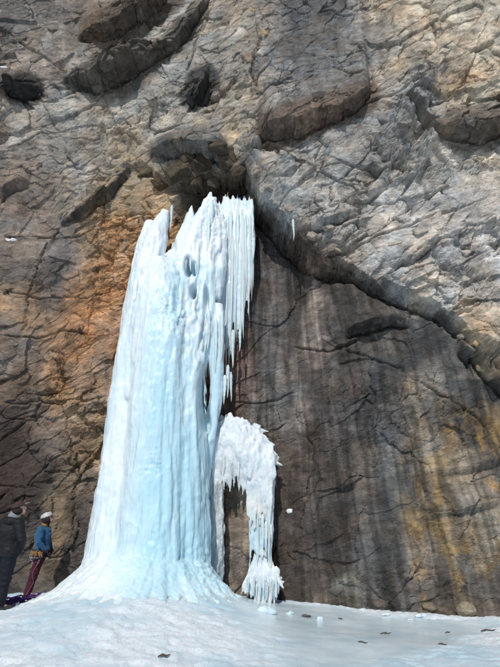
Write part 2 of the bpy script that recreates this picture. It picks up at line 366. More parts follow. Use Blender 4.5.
def ragged(x, z):
    h, e, r = facets(x, z * .3, .5, 0, 1.0, 191, .8, .1)
    return .5 * fbm(x * 1.8, z * 1.8, 3, 11) + .8 * h
def cliff_depth(X, Z, steep):
    """full relief; returns y and a few masks"""
    wob = fbm(X * 1.8, Z * 1.8, 3, 11)
    wx = X + .10 * fbm(X * 1.3, Z * 1.3, 4, 21); wz = Z + .10 * fbm(X * 1.3 + 9, Z * 1.3, 4, 22)
    y = macro(X, Z)
    s = Z - arch(X)
    inrec = sst(.05, -.25, s) * sst(-1.0, -.2, X)                 # recessed smooth wall under the arch
    bul = sst(-.1, .2, s) * sst(-.6, .3, X)                        # the overhanging grey mass
    left = 1 - np.maximum(inrec, bul)
    y = y - roofs(X, Z, ragged(X, Z))
    rough = .42 * inrec + 1.2 * bul + .9 * left
    # dark plate at top centre is smoother
    U, V = measure(X, y, Z)
    plate = np.exp(-((U - 320) / 75) ** 2 - ((V - 60) / 60) ** 2); rough = rough * (.62 + .55 * sst(-.25, .25, fbm(X * .55 + 2, Z * .55, 3, 35))) * (1 - .68 * plate) * (1 - .8 * steep)
    f1, e1, r1 = facets(wx, wz, 1.5, R(30), 1.7, 101, 1.1, .14); f2, e2, r2 = facets(wx, wz, .62, R(34), 1.8, 111, 1.3, .14)
    f3, e3, r3 = facets(wx, wz, .27, R(28), 1.6, 121, 1.5, .14); f4, e4, r4 = facets(X, Z, .12, R(38), 1.7, 131, 1.5, .2)
    f5, e5, r5 = facets(X, Z, .40, R(-42), 1.8, 141, 1.4, .12)
    f6, e6, r6 = facets(X, Z, .055, R(30), 1.6, 151, 1.3, .35); f7, e7, r7 = facets(wx + .3, wz, .42, R(20), 2.6, 161, 2.2, .12)
    sel = sst(-.15, .2, fbm(X * .9, Z * .9, 3, 31)); sel2 = sst(-.2, .35, fbm(X * .8 + 5, Z * .8, 3, 33))
    y = y + rough * (.21 * f1 + .15 * f2 * (.4 + sel) + .085 * f3 * (.2 + 1.1 * sel2) + .032 * f4 * (.2 + sel) +   .010 * f6 + .09 * f7 * (.2 + sel) + .07 * f5 * sel * (bul + .35 * left))
    y = y + rough * .06 * fbm(wx * .8, wz * 1.1, 5, 41, .42) + .006 * fbm(X * 9, Z * 9, 4, 42, .6)
    rid = 1 - np.abs(fbm((X * .86 + Z * .5) * 1.1, (-X * .5 + Z * .86) * 3.4, 5, 43, .55)) * 3
    y = y + .03 * rough * sel2 * np.clip(rid, 0, 1)
    # deep joints between cells
    jm = sst(.0, .3, fbm(X * .7 + 3, Z * .7, 3, 44))
    y = y + rough * (.07 * jm * np.exp(-(e2 / .05) ** 2) + .03 * (1 - jm) * np.exp(-(e3 / .07) ** 2) * sel + .05 * jm * np.exp(-(e1 / .02) ** 2)) * (1 - .7 * inrec - .3 * left)
    # vertical flutes in the water-washed recess
    y = y + inrec * (.05 * fbm(X * 2.2, Z * .25, 4, 45) + .02 * fbm(X * 7, Z * .8, 3, 46))
    for pts, wd, dp in CRACKS:
        pp = []
        for (u, v) in pts:
            Y = 11.0
            for _ in range(5):
                p = at(u, v, Y); Y = float(macro(np.array([p.x]), np.array([p.z]))[0])
            pp.append((p.x, p.z))
        xs = [p[0] for p in pp]; zs = [p[1] for p in pp]
        m = (X > min(xs) - .4) & (X < max(xs) + .4) & (Z > min(zs) - .4) & (Z < max(zs) + .4)
        if not m.any(): continue
        qx = X[m] + .09 * fbm(X[m] * 3, Z[m] * 3, 4, 71); qz = Z[m] + .09 * fbm(X[m] * 3, Z[m] * 3 + 7, 4, 72)
        d, t = seg_dist(qx, qz, pp)
        fade = sst(0, .12, t) * sst(1, .88, t) * (.4 + .9 * vn2(X[m] * 2, Z[m] * 2, 73))
        y[m] = y[m] + dp * 1.3 * fade * np.exp(-(d / wd) ** 2) - .03 * fade * np.exp(-((d - .06) / .06) ** 2)
    return y, (inrec, bul, left, r1, r2, r3, r5)

# palette of the wall: surveyed pixel, display colour (0-255), influence radius; lower-left tones include shade
PAL = [
    (60, 335, 140, 108, 76, 12), (70, 400, 142, 114, 82, 14), (30, 320, 134, 108, 80, 12), (100, 225, 150, 118, 80, 12),
    (20, 20, 98, 90, 84, 40), (60, 15, 104, 97, 90, 35), (110, 20, 112, 100, 88, 30), (170, 20, 140, 136, 128, 35), (215, 30, 142, 137, 128, 30), (5, 60, 110, 102, 95, 30),
    (60, 60, 128, 121, 112, 28), (100, 75, 125, 118, 108, 25), (30, 115, 128, 120, 110, 32), (75, 115, 142, 135, 124, 32), (130, 110, 142, 136, 126, 30), (165, 80, 146, 141, 132, 30),
    (235, 70, 128, 118, 106, 26), (240, 15, 140, 128, 112, 18), (262, 20, 135, 122, 105, 15), (245, 115, 138, 128, 112, 20), (225, 130, 135, 122, 104, 20),
    (290, 25, 88, 88, 90, 28), (320, 60, 98, 97, 98, 30), (300, 85, 104, 103, 103, 25), (350, 60, 112, 109, 106, 20), (278, 85, 126, 122, 117, 10), (375, 20, 122, 108, 92, 22), (372, 8, 168, 154, 130, 8), (345, 90, 118, 114, 110, 16),
    (400, 25, 150, 132, 105, 22), (440, 25, 168, 150, 120, 25), (485, 20, 160, 145, 120, 25), (400, 60, 140, 130, 115, 20), (440, 70, 128, 122, 115, 20), (480, 80, 165, 148, 118, 24), (455, 85, 160, 135, 98, 12),
    (470, 125, 105, 95, 88, 14), (420, 100, 132, 128, 124, 22), (300, 150, 142, 138, 131, 32), (350, 150, 132, 130, 127, 28), (390, 140, 122, 121, 119, 22), (430, 150, 145, 138, 127, 25), (480, 160, 158, 146, 127, 22),
    (280, 190, 138, 135, 128, 25), (330, 200, 138, 134, 128, 28), (380, 210, 146, 142, 136, 30), (430, 200, 146, 142, 136, 28), (480, 210, 150, 146, 141, 28), (350, 245, 138, 130, 120, 22), (400, 260, 148, 143, 136, 25),
    (450, 260, 152, 147, 141, 26), (430, 290, 150, 142, 130, 16), (480, 290, 142, 137, 131, 20), (475, 325, 168, 148, 118, 14), (490, 345, 165, 142, 108, 14), (470, 320, 175, 145, 100, 8),
    (130, 150, 138, 125, 106, 18), (165, 155, 122, 112, 100, 15), (200, 150, 95, 92, 90, 14), (195, 190, 78, 66, 52, 12), (230, 185, 70, 60, 50, 14), (190, 178, 96, 82, 66, 9), (225, 165, 118, 104, 84, 14), (130, 190, 168, 140, 98, 18), (150, 195, 160, 132, 94, 12), (112, 205, 148, 118, 78, 12),
    (20, 165, 118, 108, 100, 25), (70, 170, 128, 119, 108, 25), (8, 190, 95, 76, 66, 14), (90, 185, 126, 115, 102, 18), (20, 215, 110, 100, 92, 22), (60, 210, 116, 106, 96, 20), (115, 235, 168, 126, 78, 21), (120, 260, 158, 122, 82, 13), (98, 245, 140, 112, 80, 12),
    (25, 265, 105, 95, 88, 22), (65, 260, 102, 94, 90, 20), (90, 280, 140, 108, 76, 18), (108, 300, 166, 120, 72, 19), (85, 320, 158, 112, 68, 18), (20, 310, 140, 112, 82, 16), (50, 300, 108, 99, 92, 16), (10, 350, 108, 96, 86, 16), (45, 345, 112, 98, 86, 16),
    (90, 360, 160, 116, 74, 24), (70, 375, 152, 116, 78, 14), (105, 385, 152, 120, 84, 12), (20, 385, 95, 82, 72, 16), (80, 410, 148, 120, 84, 14), (50, 420, 108, 92, 80, 14), (95, 440, 142, 118, 88, 14), (15, 425, 62, 50, 46, 16), (15, 465, 58, 47, 44, 20), (5, 500, 58, 48, 46, 20),
    (35, 470, 78, 66, 60, 14), (60, 450, 105, 97, 90, 12), (72, 480, 112, 98, 82, 12), (62, 515, 130, 112, 86, 9), (58, 545, 124, 108, 86, 9), (85, 500, 90, 82, 76, 12), (90, 530, 70, 62, 60, 12), (40, 520, 70, 62, 58, 12), (20, 560, 74, 68, 64, 16), (45, 575, 98, 88, 78, 12), (78, 555, 82, 76, 72, 12),
    (262, 225, 72, 60, 52, 12), (275, 260, 104, 92, 90, 11), (272, 310, 102, 94, 94, 12), (275, 350, 104, 97, 97, 12), (300, 250, 84, 68, 56, 10), (300, 300, 92, 78, 70, 10), (316, 305, 142, 118, 104, 7), (316, 345, 138, 116, 102, 7), (308, 275, 120, 98, 84, 6), (290, 330, 80, 72, 70, 8),
    (330, 270, 72, 58, 48, 12), (355, 290, 62, 55, 50, 16), (385, 310, 74, 67, 62, 14), (345, 320, 84, 75, 68, 14), (250, 290, 104, 82, 68, 7), (240, 375, 112, 76, 56, 8), (236, 400, 108, 76, 60, 8), (248, 350, 118, 84, 64, 7), (249, 395, 140, 104, 84, 5),
    (420, 335, 78, 74, 72, 14), (450, 345, 84, 80, 76, 12), (370, 350, 96, 89, 83, 14), (340, 380, 100, 84, 76, 14), (320, 400, 96, 82, 74, 14), (275, 395, 112, 104, 96, 12), (295, 415, 128, 108, 92, 9), (305, 440, 96, 78, 66, 12), (340, 430, 94, 82, 78, 14),
    (380, 390, 96, 92, 90, 14), (400, 430, 98, 95, 92, 14), (395, 480, 104, 100, 92, 12), (418, 385, 132, 112, 82, 8), (430, 400, 118, 106, 88, 10), (418, 432, 150, 120, 78, 7), (440, 440, 126, 110, 86, 12), (445, 370, 120, 110, 94, 10), (470, 400, 80, 77, 78, 12), (485, 440, 84, 81, 81, 12),
    (455, 415, 88, 85, 84, 10), (495, 480, 118, 108, 94, 12), (440, 480, 142, 120, 84, 14), (470, 480, 132, 114, 84, 13), (435, 510, 150, 122, 80, 12), (470, 520, 138, 122, 92, 13), (495, 530, 134, 122, 100, 12), (400, 520, 104, 96, 84, 12), (375, 540, 92, 90, 90, 10), (390, 560, 90, 86, 80, 12),
    (430, 550, 142, 112, 74, 12), (470, 560, 128, 108, 78, 12), (490, 590, 108, 94, 78, 12), (440, 590, 112, 98, 80, 12), (400, 595, 90, 82, 74, 12), (365, 500, 92, 76, 64, 14), (330, 480, 92, 76, 64, 14), (290, 480, 92, 70, 55, 14), (290, 530, 88, 68, 55, 14), (285, 580, 92, 70, 56, 12),
    (320, 540, 90, 72, 58, 14), (345, 585, 112, 104, 84, 8), (325, 590, 98, 82, 66, 10), (370, 580, 100, 88, 74, 10), (350, 460, 104, 96, 88, 10), (235, 490, 162, 138, 100, 10), (235, 530, 150, 124, 90, 10), (232, 570, 128, 108, 88, 10), (255, 590, 112, 88, 66, 8), (268, 560, 86, 66, 54, 8),
]
# narrow water stains: surveyed polyline, half width px, colour, strength
STAINS = [
    ([(254, 215), (256, 300), (254, 400)], 2, (62, 52, 50), .7), ([(262, 205), (263, 300), (260, 380)], 3.5, (70, 62, 62), .5), ([(291, 250), (288, 330), (290, 420)], 3.5, (64, 55, 52), .65), ([(283, 230), (284, 300)], 3, (90, 84, 86), .5),
    ([(308, 245), (313, 300), (318, 370)], 3, (168, 140, 122), .7), ([(322, 260), (326, 330), (322, 420)], 4, (80, 66, 58), .5), ([(337, 270), (342, 350), (350, 470), (360, 590)], 5, (70, 66, 66), .5),
    ([(242, 330), (243, 410)], 2.5, (88, 52, 38), .6), ([(250, 340), (249, 415)], 2, (160, 120, 98), .5), ([(375, 330), (380, 420), (392, 540), (400, 600)], 5, (72, 72, 76), .55), ([(430, 325), (462, 385), (488, 440), (510, 480)], 15, (78, 77, 80), .75),
    ([(395, 420), (398, 500)], 7, (104, 103, 104), .5), ([(372, 500), (386, 600)], 5, (72, 74, 78), .6), ([(416, 405), (419, 445)], 2.6, (180, 138, 76), .55), ([(408, 380), (424, 400)], 3, (165, 130, 84), .45),
    ([(358, 20), (362, 80)], 4, (142, 138, 132), .5), ([(290, 60), (290, 95)], 3, (140, 137, 132), .5), ([(373, 2), (374, 26)], 4, (178, 164, 138), .7), ([(330, 10), (335, 90)], 8, (84, 84, 87), .4), ([(300, 20), (296, 100)], 5, (88, 87, 90), .35),
    ([(120, 215), (110, 290), (88, 340), (70, 370)], 9, (178, 124, 70), .45), ([(112, 300), (104, 330)], 5, (190, 130, 72), .4), ([(78, 440), (64, 500), (55, 570)], 6, (140, 122, 94), .5), ([(90, 430), (84, 500)], 4, (84, 76, 72), .5),
    ([(30, 410), (28, 500), (10, 590)], 9, (62, 50, 46), .4), ([(107, 350), (104, 430)], 3, (92, 84, 82), .6), ([(70, 100), (40, 190), (20, 260)], 6, (112, 106, 102), .35), ([(440, 0), (400, 60), (380, 120)], 5, (176, 144, 100), .4),
    ([(445, 88), (470, 78), (500, 82)], 6, (180, 138, 86), .5), ([(466, 318), (492, 350), (500, 380)], 5, (184, 146, 92), .55), ([(430, 470), (440, 560)], 5, (158, 124, 74), .45), ([(452, 480), (470, 590)], 5, (104, 98, 86), .5),
    ([(330, 588), (355, 576)], 5, (150, 150, 128), .4), ([(250, 20), (266, 36), (252, 60)], 5, (176, 158, 128), .5), ([(224, 138), (240, 128)], 6, (168, 144, 106), .5),
]
UNDER = [(84, 70, 57), (80, 73, 64), (44, 42, 42), (98, 78, 62), (96, 86, 74), (66, 64, 62), (92, 88, 82), (80, 72, 62)] + [None] * 20   # brown of the roof undersides, with shade darkened into the colour
def srgb(c):
    c = np.asarray(c, float) / 255.; return np.where(c <= .04045, c / 12.92, ((c + .055) / 1.055) ** 2.4)
LIT = .79      # wall radiance per unit albedo at this exposure, from a grey test wall
def wall_colour(X, Y, Z):
    U, V = measure(X, Y, Z)
    shp = U.shape
    n1 = fbm(X * 1.1, Z * 1.1, 4, 81); n2 = fbm(X * 1.1 + 20, Z * 1.1, 4, 82)
    u = (U + 13 * n1 + 6 * fbm(X * 4, Z * 4, 3, 83)).ravel(); v = (V + 16 * n2 + 7 * fbm(X * 4, Z * 4 + 8, 3, 84)).ravel()
    acc = np.zeros((u.size, 3)); ws = np.zeros(u.size)
    for (a, b, r, g, bl, rad) in PAL:
        d2 = ((u - a) ** 2 + ((v - b) * .9) ** 2) / (rad * rad)
        m = d2 < 24
        k = np.exp(-d2[m] * .9) / rad + 1e-9
        acc[m] += k[:, None] * srgb((r, g, bl)); ws[m] += k
    base = srgb((118, 108, 98))
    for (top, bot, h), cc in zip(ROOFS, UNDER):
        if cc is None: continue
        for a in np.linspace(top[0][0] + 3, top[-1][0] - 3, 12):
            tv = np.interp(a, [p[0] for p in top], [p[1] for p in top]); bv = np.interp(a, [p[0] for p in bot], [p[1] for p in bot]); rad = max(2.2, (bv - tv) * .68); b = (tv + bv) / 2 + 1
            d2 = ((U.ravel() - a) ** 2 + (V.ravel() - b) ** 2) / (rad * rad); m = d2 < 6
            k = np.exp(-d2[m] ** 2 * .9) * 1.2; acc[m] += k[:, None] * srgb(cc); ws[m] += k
    acc += 1e-9 * base; ws += 1e-9
    c = acc / ws[:, None]
    us = (U + 2.5 * fbm(X * 3, Z * 1.2, 3, 85)).ravel(); vs = V.ravel(); fine = (vn2(X * 5, Z * 5, 86) * .7 + .6 * vn2(X * 14, Z * 3, 87)).ravel()
    for pts, wd, colr, st in STAINS:
        x0 = min(p[0] for p in pts) - 4 * wd; x1 = max(p[0] for p in pts) + 4 * wd; y0 = min(p[1] for p in pts) - 3 * wd; y1 = max(p[1] for p in pts) + 3 * wd
        m = (us > x0) & (us < x1) & (vs > y0) & (vs < y1)
        if not m.any(): continue
        d, t = seg_dist(us[m], vs[m], pts)
        k = np.clip(st * np.exp(-(d / wd) ** 2) * np.clip(fine[m] * 1.5, 0, 1.3) * sst(0, .12, t) * sst(1, .85, t), 0, 1)[:, None]
        c[m] = c[m] * (1 - k) + srgb(colr) * k
    lum = c @ np.array([.3, .55, .15]); c = lum[:, None] + (c - lum[:, None]) * .72
    return (c / LIT).reshape(*shp, 3)

def axis(lo, hi, a, b, step, coarse):
    l = np.arange(lo, a, coarse); m = np.arange(a, b, step); r = np.arange(b, hi + coarse, coarse)
    return np.concatenate([l, m, r])
xs = axis(-18, 18, -8.9, 8.9, .026, .25)
zf = np.concatenate([np.arange(-.8, 18.5, .012), np.arange(18.5, 26, .3)])
XF, ZF = np.meshgrid(xs, zf)
def smooth_shape(x, z):
    return macro(x, z) - roofs(x, z, ragged(x, z))
YS = smooth_shape(XF, ZF)
DZF = np.diff(zf)[:, None]; slope = np.abs(np.diff(YS, axis=0)) / DZF
# rows follow the profile of the rock, so roofs and undersides get as many faces as the walls
dens = np.sqrt(1 + np.clip(slope, 0, 9) ** 2) * DZF * np.interp(zf[:-1], [0, 8, 18.4, 18.6], [1, .95, .7, .1])[:, None]
dens = np.where(zf[:-1][:, None] > 18.4, DZF * .1, dens)
K = 9; cs = np.cumsum(np.pad(dens, ((0, 0), (K + 1, K)), 'edge'), axis=1); dens = (cs[:, 2 * K + 1:] - cs[:, :-2 * K - 1]) / (2 * K + 1)
cum = np.vstack([np.zeros((1, dens.shape[1])), np.cumsum(dens, axis=0)]); cum = cum / cum[-1]
NR = 960; q = np.linspace(0, 1, NR)
Z = np.stack([np.interp(q, cum[:, i], zf) for i in range(len(xs))], 1); X = np.repeat(xs[None], NR, 0)
SL = np.stack([np.interp(Z[:, i], zf[:-1], slope[:, i]) for i in range(len(xs))], 1); steep = sst(.7, 2.5, SL)
Y, (inrec, bul, left, r1, r2, r3, r5) = cliff_depth(X, Z, steep)
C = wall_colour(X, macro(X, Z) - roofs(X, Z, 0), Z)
cellv = 1 + .16 * (r2 - .5) + .2 * (r3 - .5) * (1 - .5 * inrec) + .16 * (r1 - .5)
C = C * cellv[..., None]
warm_ = fbm(X * 1.5, Z * 1.5, 4, 92)
xl = X + Z * .13 * sst(0, 3, X) + .12 * fbm(X * .7, Z * .6, 4, 198)          # run-off streaks lean a little on the right
sv = .55 * fbm(xl * 2.6, Z * .16, 4, 97, .6) + .35 * fbm(xl * 8, Z * .35, 3, 98) + .2 * fbm(X * 3, Z * 2, 3, 99)
rg = 1 - np.abs(fbm(xl * 3.1, Z * .12 + 3, 4, 197, .6)) * 5
plate = np.exp(-((measure(X, Y, Z)[0] - 318) / 52) ** 4 - ((measure(X, Y, Z)[1] - 42) / 50) ** 4)
lumC = (C @ np.array([.3, .55, .15]))[..., None]
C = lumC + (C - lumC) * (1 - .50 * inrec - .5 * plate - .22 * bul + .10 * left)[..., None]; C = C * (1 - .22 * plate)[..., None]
UU, VV = measure(X, Y, Z)
def crisp_mask(fx, fz, seed, a, b): return sst(a, b, fbm(xl * fx, Z * fz, 6, seed, .62))
och = crisp_mask(1.7, .9, 301, .04, .12) * sst(385, 430, UU + 12 * warm_) * sst(380, 440, VV) * inrec
och = och * (.25 + .75 * sst(-.3, .5, fbm(X * 5, Z * 3, 4, 306))); C = C * (1 - .75 * och[..., None]) + srgb((146, 120, 78)) / LIT * (.75 * och)[..., None]
C = C * (1 - .30 * crisp_mask(2.4, .5, 302, .08, .16) * (inrec + .35 * left))[..., None] * (1 - .22 * crisp_mask(3.2, 2.2, 303, .12, .2))[..., None]
C = C * (1 + .28 * crisp_mask(2.0, 1.4, 304, .12, .2))[..., None]
gry = crisp_mask(1.2, .8, 305, .02, .12) * left; C = C * (1 - .2 * gry[..., None]) + lumC * .2 * gry[..., None]
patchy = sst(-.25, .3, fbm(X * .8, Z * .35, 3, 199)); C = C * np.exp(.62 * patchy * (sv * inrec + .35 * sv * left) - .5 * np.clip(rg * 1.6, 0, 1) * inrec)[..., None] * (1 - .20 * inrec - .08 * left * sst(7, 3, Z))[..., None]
warm = (fbm(X * 2.1, Z * 2.1, 4, 91))[..., None]; C = C * (1 + warm * np.array([.14, .01, -.13]))
# the undersides have their own broken relief, in plan
st = steep.copy()
for _ in range(3): st[1:-1] = (st[:-2] + st[1:-1] + st[2:]) / 3
u1, _, _ = facets(X, Y, .40, R(20), 1.5, 171, 1.3); u2, _, _ = facets(X, Y + Z * .4, .16, R(-10), 1.4, 181, 1.4)
DX = .03 * fbm3(X * 6, Y * 6, Z * 6, 3, 95) * st; DZ = (.05 * fbm3(X * 4 + 9, Y * 4, Z * 4, 4, 96) + .10 * u1 + .045 * u2) * st
P = np.stack([X + DX, Y, Z + DZ], -1)
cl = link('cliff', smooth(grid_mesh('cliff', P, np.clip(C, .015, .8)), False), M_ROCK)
tag(cl, 'tall grey and orange limestone cliff with a big overhanging bulge on its right', kind='structure')
GY = Y; GX = xs; GZ = Z
def wall_y(x, z):
    i = int(np.clip(np.searchsorted(GX, x), 0, len(GX) - 1)); return float(np.interp(z, GZ[:, i], GY[:, i]))
def on_wall(u, v, off=0.0):
    Yw = 11.0
    for _ in range(14):
        p = at(u, v, Yw); Yw = .5 * Yw + .5 * wall_y(p.x, p.z)
    return at(u, v, Yw - off)

# ------------------------------------------------------------------ rock blocks jammed under and standing proud of the wall
def rock_block(u, v, w_, h_, d_, ang, seed, off=.05, colr=None, roundness=0):
    rn = random.Random(seed); bm = bmesh.new()
    for i in range(22 if not roundness else 60):
        q = Vector((rn.gauss(0, 1), rn.gauss(0, 1), rn.gauss(0, 1))).normalized()
        k = 1 if roundness else 1 / max(abs(q.x), abs(q.y), abs(q.z)) * rn.uniform(.72, .98)
        bm.verts.new((q.x * k * w_ / 2, q.y * k * d_ / 2, q.z * k * h_ / 2))
    r = bmesh.ops.convex_hull(bm, input=bm.verts)
    bmesh.ops.delete(bm, geom=[e for e in r['geom_interior'] if isinstance(e, bmesh.types.BMVert)], context='VERTS')
    bmesh.ops.bevel(bm, geom=bm.edges[:], offset=min(w_, h_) * .035, segments=1, affect='EDGES')
    bmesh.ops.triangulate(bm, faces=bm.faces[:]); bmesh.ops.subdivide_edges(bm, edges=bm.edges[:], cuts=2, use_grid_fill=True)
    me = bpy.data.meshes.new('rock_block'); bm.to_mesh(me); bm.free()
    a = co(me); n = nrm(me); f = fbm3(a[:, 0] * 9 + seed, a[:, 1] * 9, a[:, 2] * 9, 3, seed); a = a + n * (f * min(w_, h_) * .09)[:, None]; setco(me, a)
    p = on_wall(u, v, off)
    if colr is None: colr = (128, 115, 96)
    ca = me.color_attributes.new('tint', 'FLOAT_COLOR', 'POINT'); c4 = np.ones((len(me.vertices), 4), np.float32); c4[:, :3] = srgb(colr) / LIT * (1 + .25 * f)[:, None]
    ca.data.foreach_set('color', c4.reshape(-1))
    o = link('rock_block', me, M_BLOCK, cl); smooth(me, bool(roundness))
    o.location = p; o.rotation_euler = (rn.uniform(-.3, .3), -ang, rn.uniform(-.4, .4))
    return o
blocks = [ # u, v, w, h, d, angle, colour
    (178, 172, .75, .45, .6, .5, (114, 103, 86)), (206, 164, .6, .5, .6, -.3, (104, 94, 80)), (226, 158, .5, .6, .5, .2, (116, 104, 86)), (238, 172, .5, .4, .5, .8, (98, 86, 72)), (196, 181, .38, .3, .4, .2, (116, 103, 84)),
    (214, 183, .32, .38, .4, -.5, (107, 96, 80)), (160, 185, .45, .3, .4, .3, (128, 110, 84)), (232, 190, .35, .3, .4, .1, (92, 78, 64)), (245, 187, .3, .4, .4, .4, (84, 74, 64)), (146, 172, .5, .35, .4, .7, (132, 120, 98)), (218, 146, .5, .35, .5, .1, (108, 98, 84)),
    (188, 158, .4, .3, .4, .6, (112, 100, 82)), (203, 190, .25, .22, .3, 0, (102, 92, 78)), (222, 197, .28, .25, .3, .5, (87, 78, 67)), (80, 204, .5, .32, .35, .6, (126, 116, 104)), (64, 212, .4, .25, .3, .7, (122, 112, 102)),
    (92, 192, .4, .3, .3, .5, (120, 110, 98)), (42, 222, .4, .2, .25, .5, (116, 106, 98)), (120, 168, .4, .28, .3, .4, (132, 120, 100)), (108, 180, .3, .22, .3, .8, (118, 106, 90)),
    (344, 276, .0, 0, 0, 0, None), (258, 172, .4, .35, .35, .3, (118, 112, 104)), (270, 188, .4, .3, .35, -.4, (128, 124, 118)), (290, 208, .45, .3, .35, -.5, (132, 126, 118)), (312, 236, .4, .25, .3, -.4, (134, 126, 114)), (338, 250, .4, .25, .3, -.3, (138, 130, 118)),
    (300, 215, .35, .2, .3, -.5, (134, 130, 124)), (350, 222, .5, .22, .3, .35, (132, 128, 122)), (372, 232, .45, .2, .3, .4, (140, 136, 130)), (396, 244, .5, .22, .3, .4, (146, 140, 132)), (330, 228, .4, .2, .3, .3, (136, 130, 122)), (366, 256, .4, .22, .3, .35, (146, 138, 126)),
    (420, 232, .45, .25, .3, .4, (148, 144, 138)), (446, 240, .4, .3, .3, .4, (146, 142, 138)), (430, 268, .5, .3, .3, .45, (152, 146, 138)), (470, 250, .5, .3, .3, .4, (148, 144, 140)), (460, 280, .4, .25, .3, .4, (150, 144, 136)), (405, 278, .35, .22, .3, .45, (148, 140, 128)),
    (400, 150, .5, .28, .35, -.6, (116, 115, 114)), (385, 120, .5, .3, .35, -.7, (112, 110, 109)), (415, 130, .45, .3, .35, -.7, (118, 116, 113)), (376, 160, .45, .25, .3, -.7, (118, 117, 116)), (392, 172, .4, .2, .3, -.5, (124, 122, 118)),
    (440, 188, .5, .25, .3, .3, (136, 132, 126)), (352, 178, .6, .25, .3, .3, (128, 125, 120)), (300, 182, .5, .2, .25, .3, (132, 128, 122)), (445, 610, .4, .22, .3, .1, (96, 88, 78)), (430, 606, .35, .2, .3, 0, (104, 94, 80)), (380, 602, .4, .2, .3, .2, (90, 82, 76)),
    (484, 366, .5, .3, .3, .5, (142, 128, 104)), (462, 336, .35, .22, .25, .6, (132, 124, 112)), (480, 340, .4, .25, .25, .4, (150, 130, 98)), (90, 428, .35, .25, .2, 0, (120, 100, 76)), (52, 425, .4, .3, .2, .3, (104, 90, 78)),
    (250, 12, .5, .4, .3, .8, (140, 126, 104)), (264, 34, .4, .35, .3, -.6, (148, 132, 108)), (248, 60, .4, .5, .3, .5, (132, 120, 104)), (262, 90, .4, .4, .3, .2, (128, 120, 108)), (240, 96, .4, .3, .3, .6, (118, 110, 100)), (228, 112, .5, .35, .3, .4, (132, 122, 108)),
    (250, 140, .4, .3, .3, .3, (126, 118, 106)), (236, 128, .4, .3, .3, .7, (120, 110, 96)), (90, 130, .4, .2, .25, .6, (134, 126, 114)), (40, 118, .4, .2, .25, .6, (122, 114, 104)), (20, 40, .6, .3, .3, .7, (96, 90, 84)), (55, 30, .6, .3, .3, .7, (104, 96, 88)), (36, 60, .5, .3, .3, .6, (110, 102, 94)),
]
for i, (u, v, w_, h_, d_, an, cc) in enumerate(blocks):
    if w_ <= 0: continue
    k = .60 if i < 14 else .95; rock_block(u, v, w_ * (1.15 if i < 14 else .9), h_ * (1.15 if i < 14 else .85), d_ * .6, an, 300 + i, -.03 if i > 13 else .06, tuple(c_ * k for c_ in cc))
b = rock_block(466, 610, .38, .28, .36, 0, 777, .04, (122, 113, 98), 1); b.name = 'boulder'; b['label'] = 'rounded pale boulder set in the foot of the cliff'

# ------------------------------------------------------------------ ground: snow mound, frozen pool
# courses of the big columns of the pillar: measured (u, v, depth, radius)
mains = [
    [(166, 212, 11.35, .10), (160, 226, 11.2, .24), (152, 250, 11.0, .34), (144, 300, 10.9, .42), (136, 360, 10.8, .46), (130, 430, 10.75, .52), (124, 500, 10.7, .58), (116, 560, 10.7, .62), (110, 600, 10.6, .75)],
    [(150, 222, 11.3, .12), (144, 245, 11.2, .2), (137, 290, 11.1, .24), (128, 350, 11.0, .26), (121, 420, 10.9, .26), (116, 500, 10.85, .28), (110, 545, 10.75, .34), (98, 592, 10.5, .46)],
    [(160, 262, 10.75, .25), (160, 285, 10.6, .50), (160, 340, 10.45, .58), (158, 420, 10.35, .62), (155, 500, 10.3, .66), (152, 560, 10.3, .74), (150, 605, 10.2, .95)],
    [(182, 268, 10.9, .30), (182, 310, 10.7, .42), (183, 380, 10.5, .46), (182, 460, 10.45, .5), (182, 540, 10.45, .52), (184, 600, 10.45, .5)],
    [(211, 193, 11.25, .03), (207, 204, 11.2, .12), (200, 222, 11.1, .20), (192, 245, 11.0, .26), (186, 275, 10.9, .3)],
    [(213, 198, 11.2, .07), (212, 225, 11.1, .16), (207, 262, 11.0, .2), (203, 290, 10.9, .24), (202, 330, 10.8, .24), (196, 375, 10.75, .2), (192, 420, 10.7, .2)],
    [(192, 205, 11.3, .03), (190, 220, 11.25, .14), (184, 240, 11.15, .22), (176, 262, 11.0, .3)],
    [(218, 305, 10.9, .10), (218, 325, 10.8, .17), (216, 360, 10.8, .16), (217, 395, 10.8, .13), (209, 430, 10.75, .13), (202, 480, 10.75, .12), (200, 580, 10.75, .15)],
    [(206, 330, 10.85, .15), (212, 350, 10.9, .14), (214, 380, 11, .12)],
    [(192, 438, 10.7, .16), (194, 500, 10.65, .2), (195, 590, 10.6, .25)],
    [(222, 214, 11.3, .05), (222, 235, 11.2, .15), (219, 270, 11.1, .17), (214, 300, 11.0, .15)], [(216, 205, 11.3, .05), (217, 225, 11.2, .14), (212, 250, 11.05, .2)],
    [(132, 520, 10.5, .3), (120, 560, 10.2, .42), (106, 602, 9.9, .5)], [(185, 540, 10.4, .3), (190, 575, 10.3, .4), (196, 612, 10.0, .5)],
]
FOOT = [(at(q[-1][0], q[-1][1], q[-1][2]), q[-1][3]) for q in mains if q[-1][1] > 570]
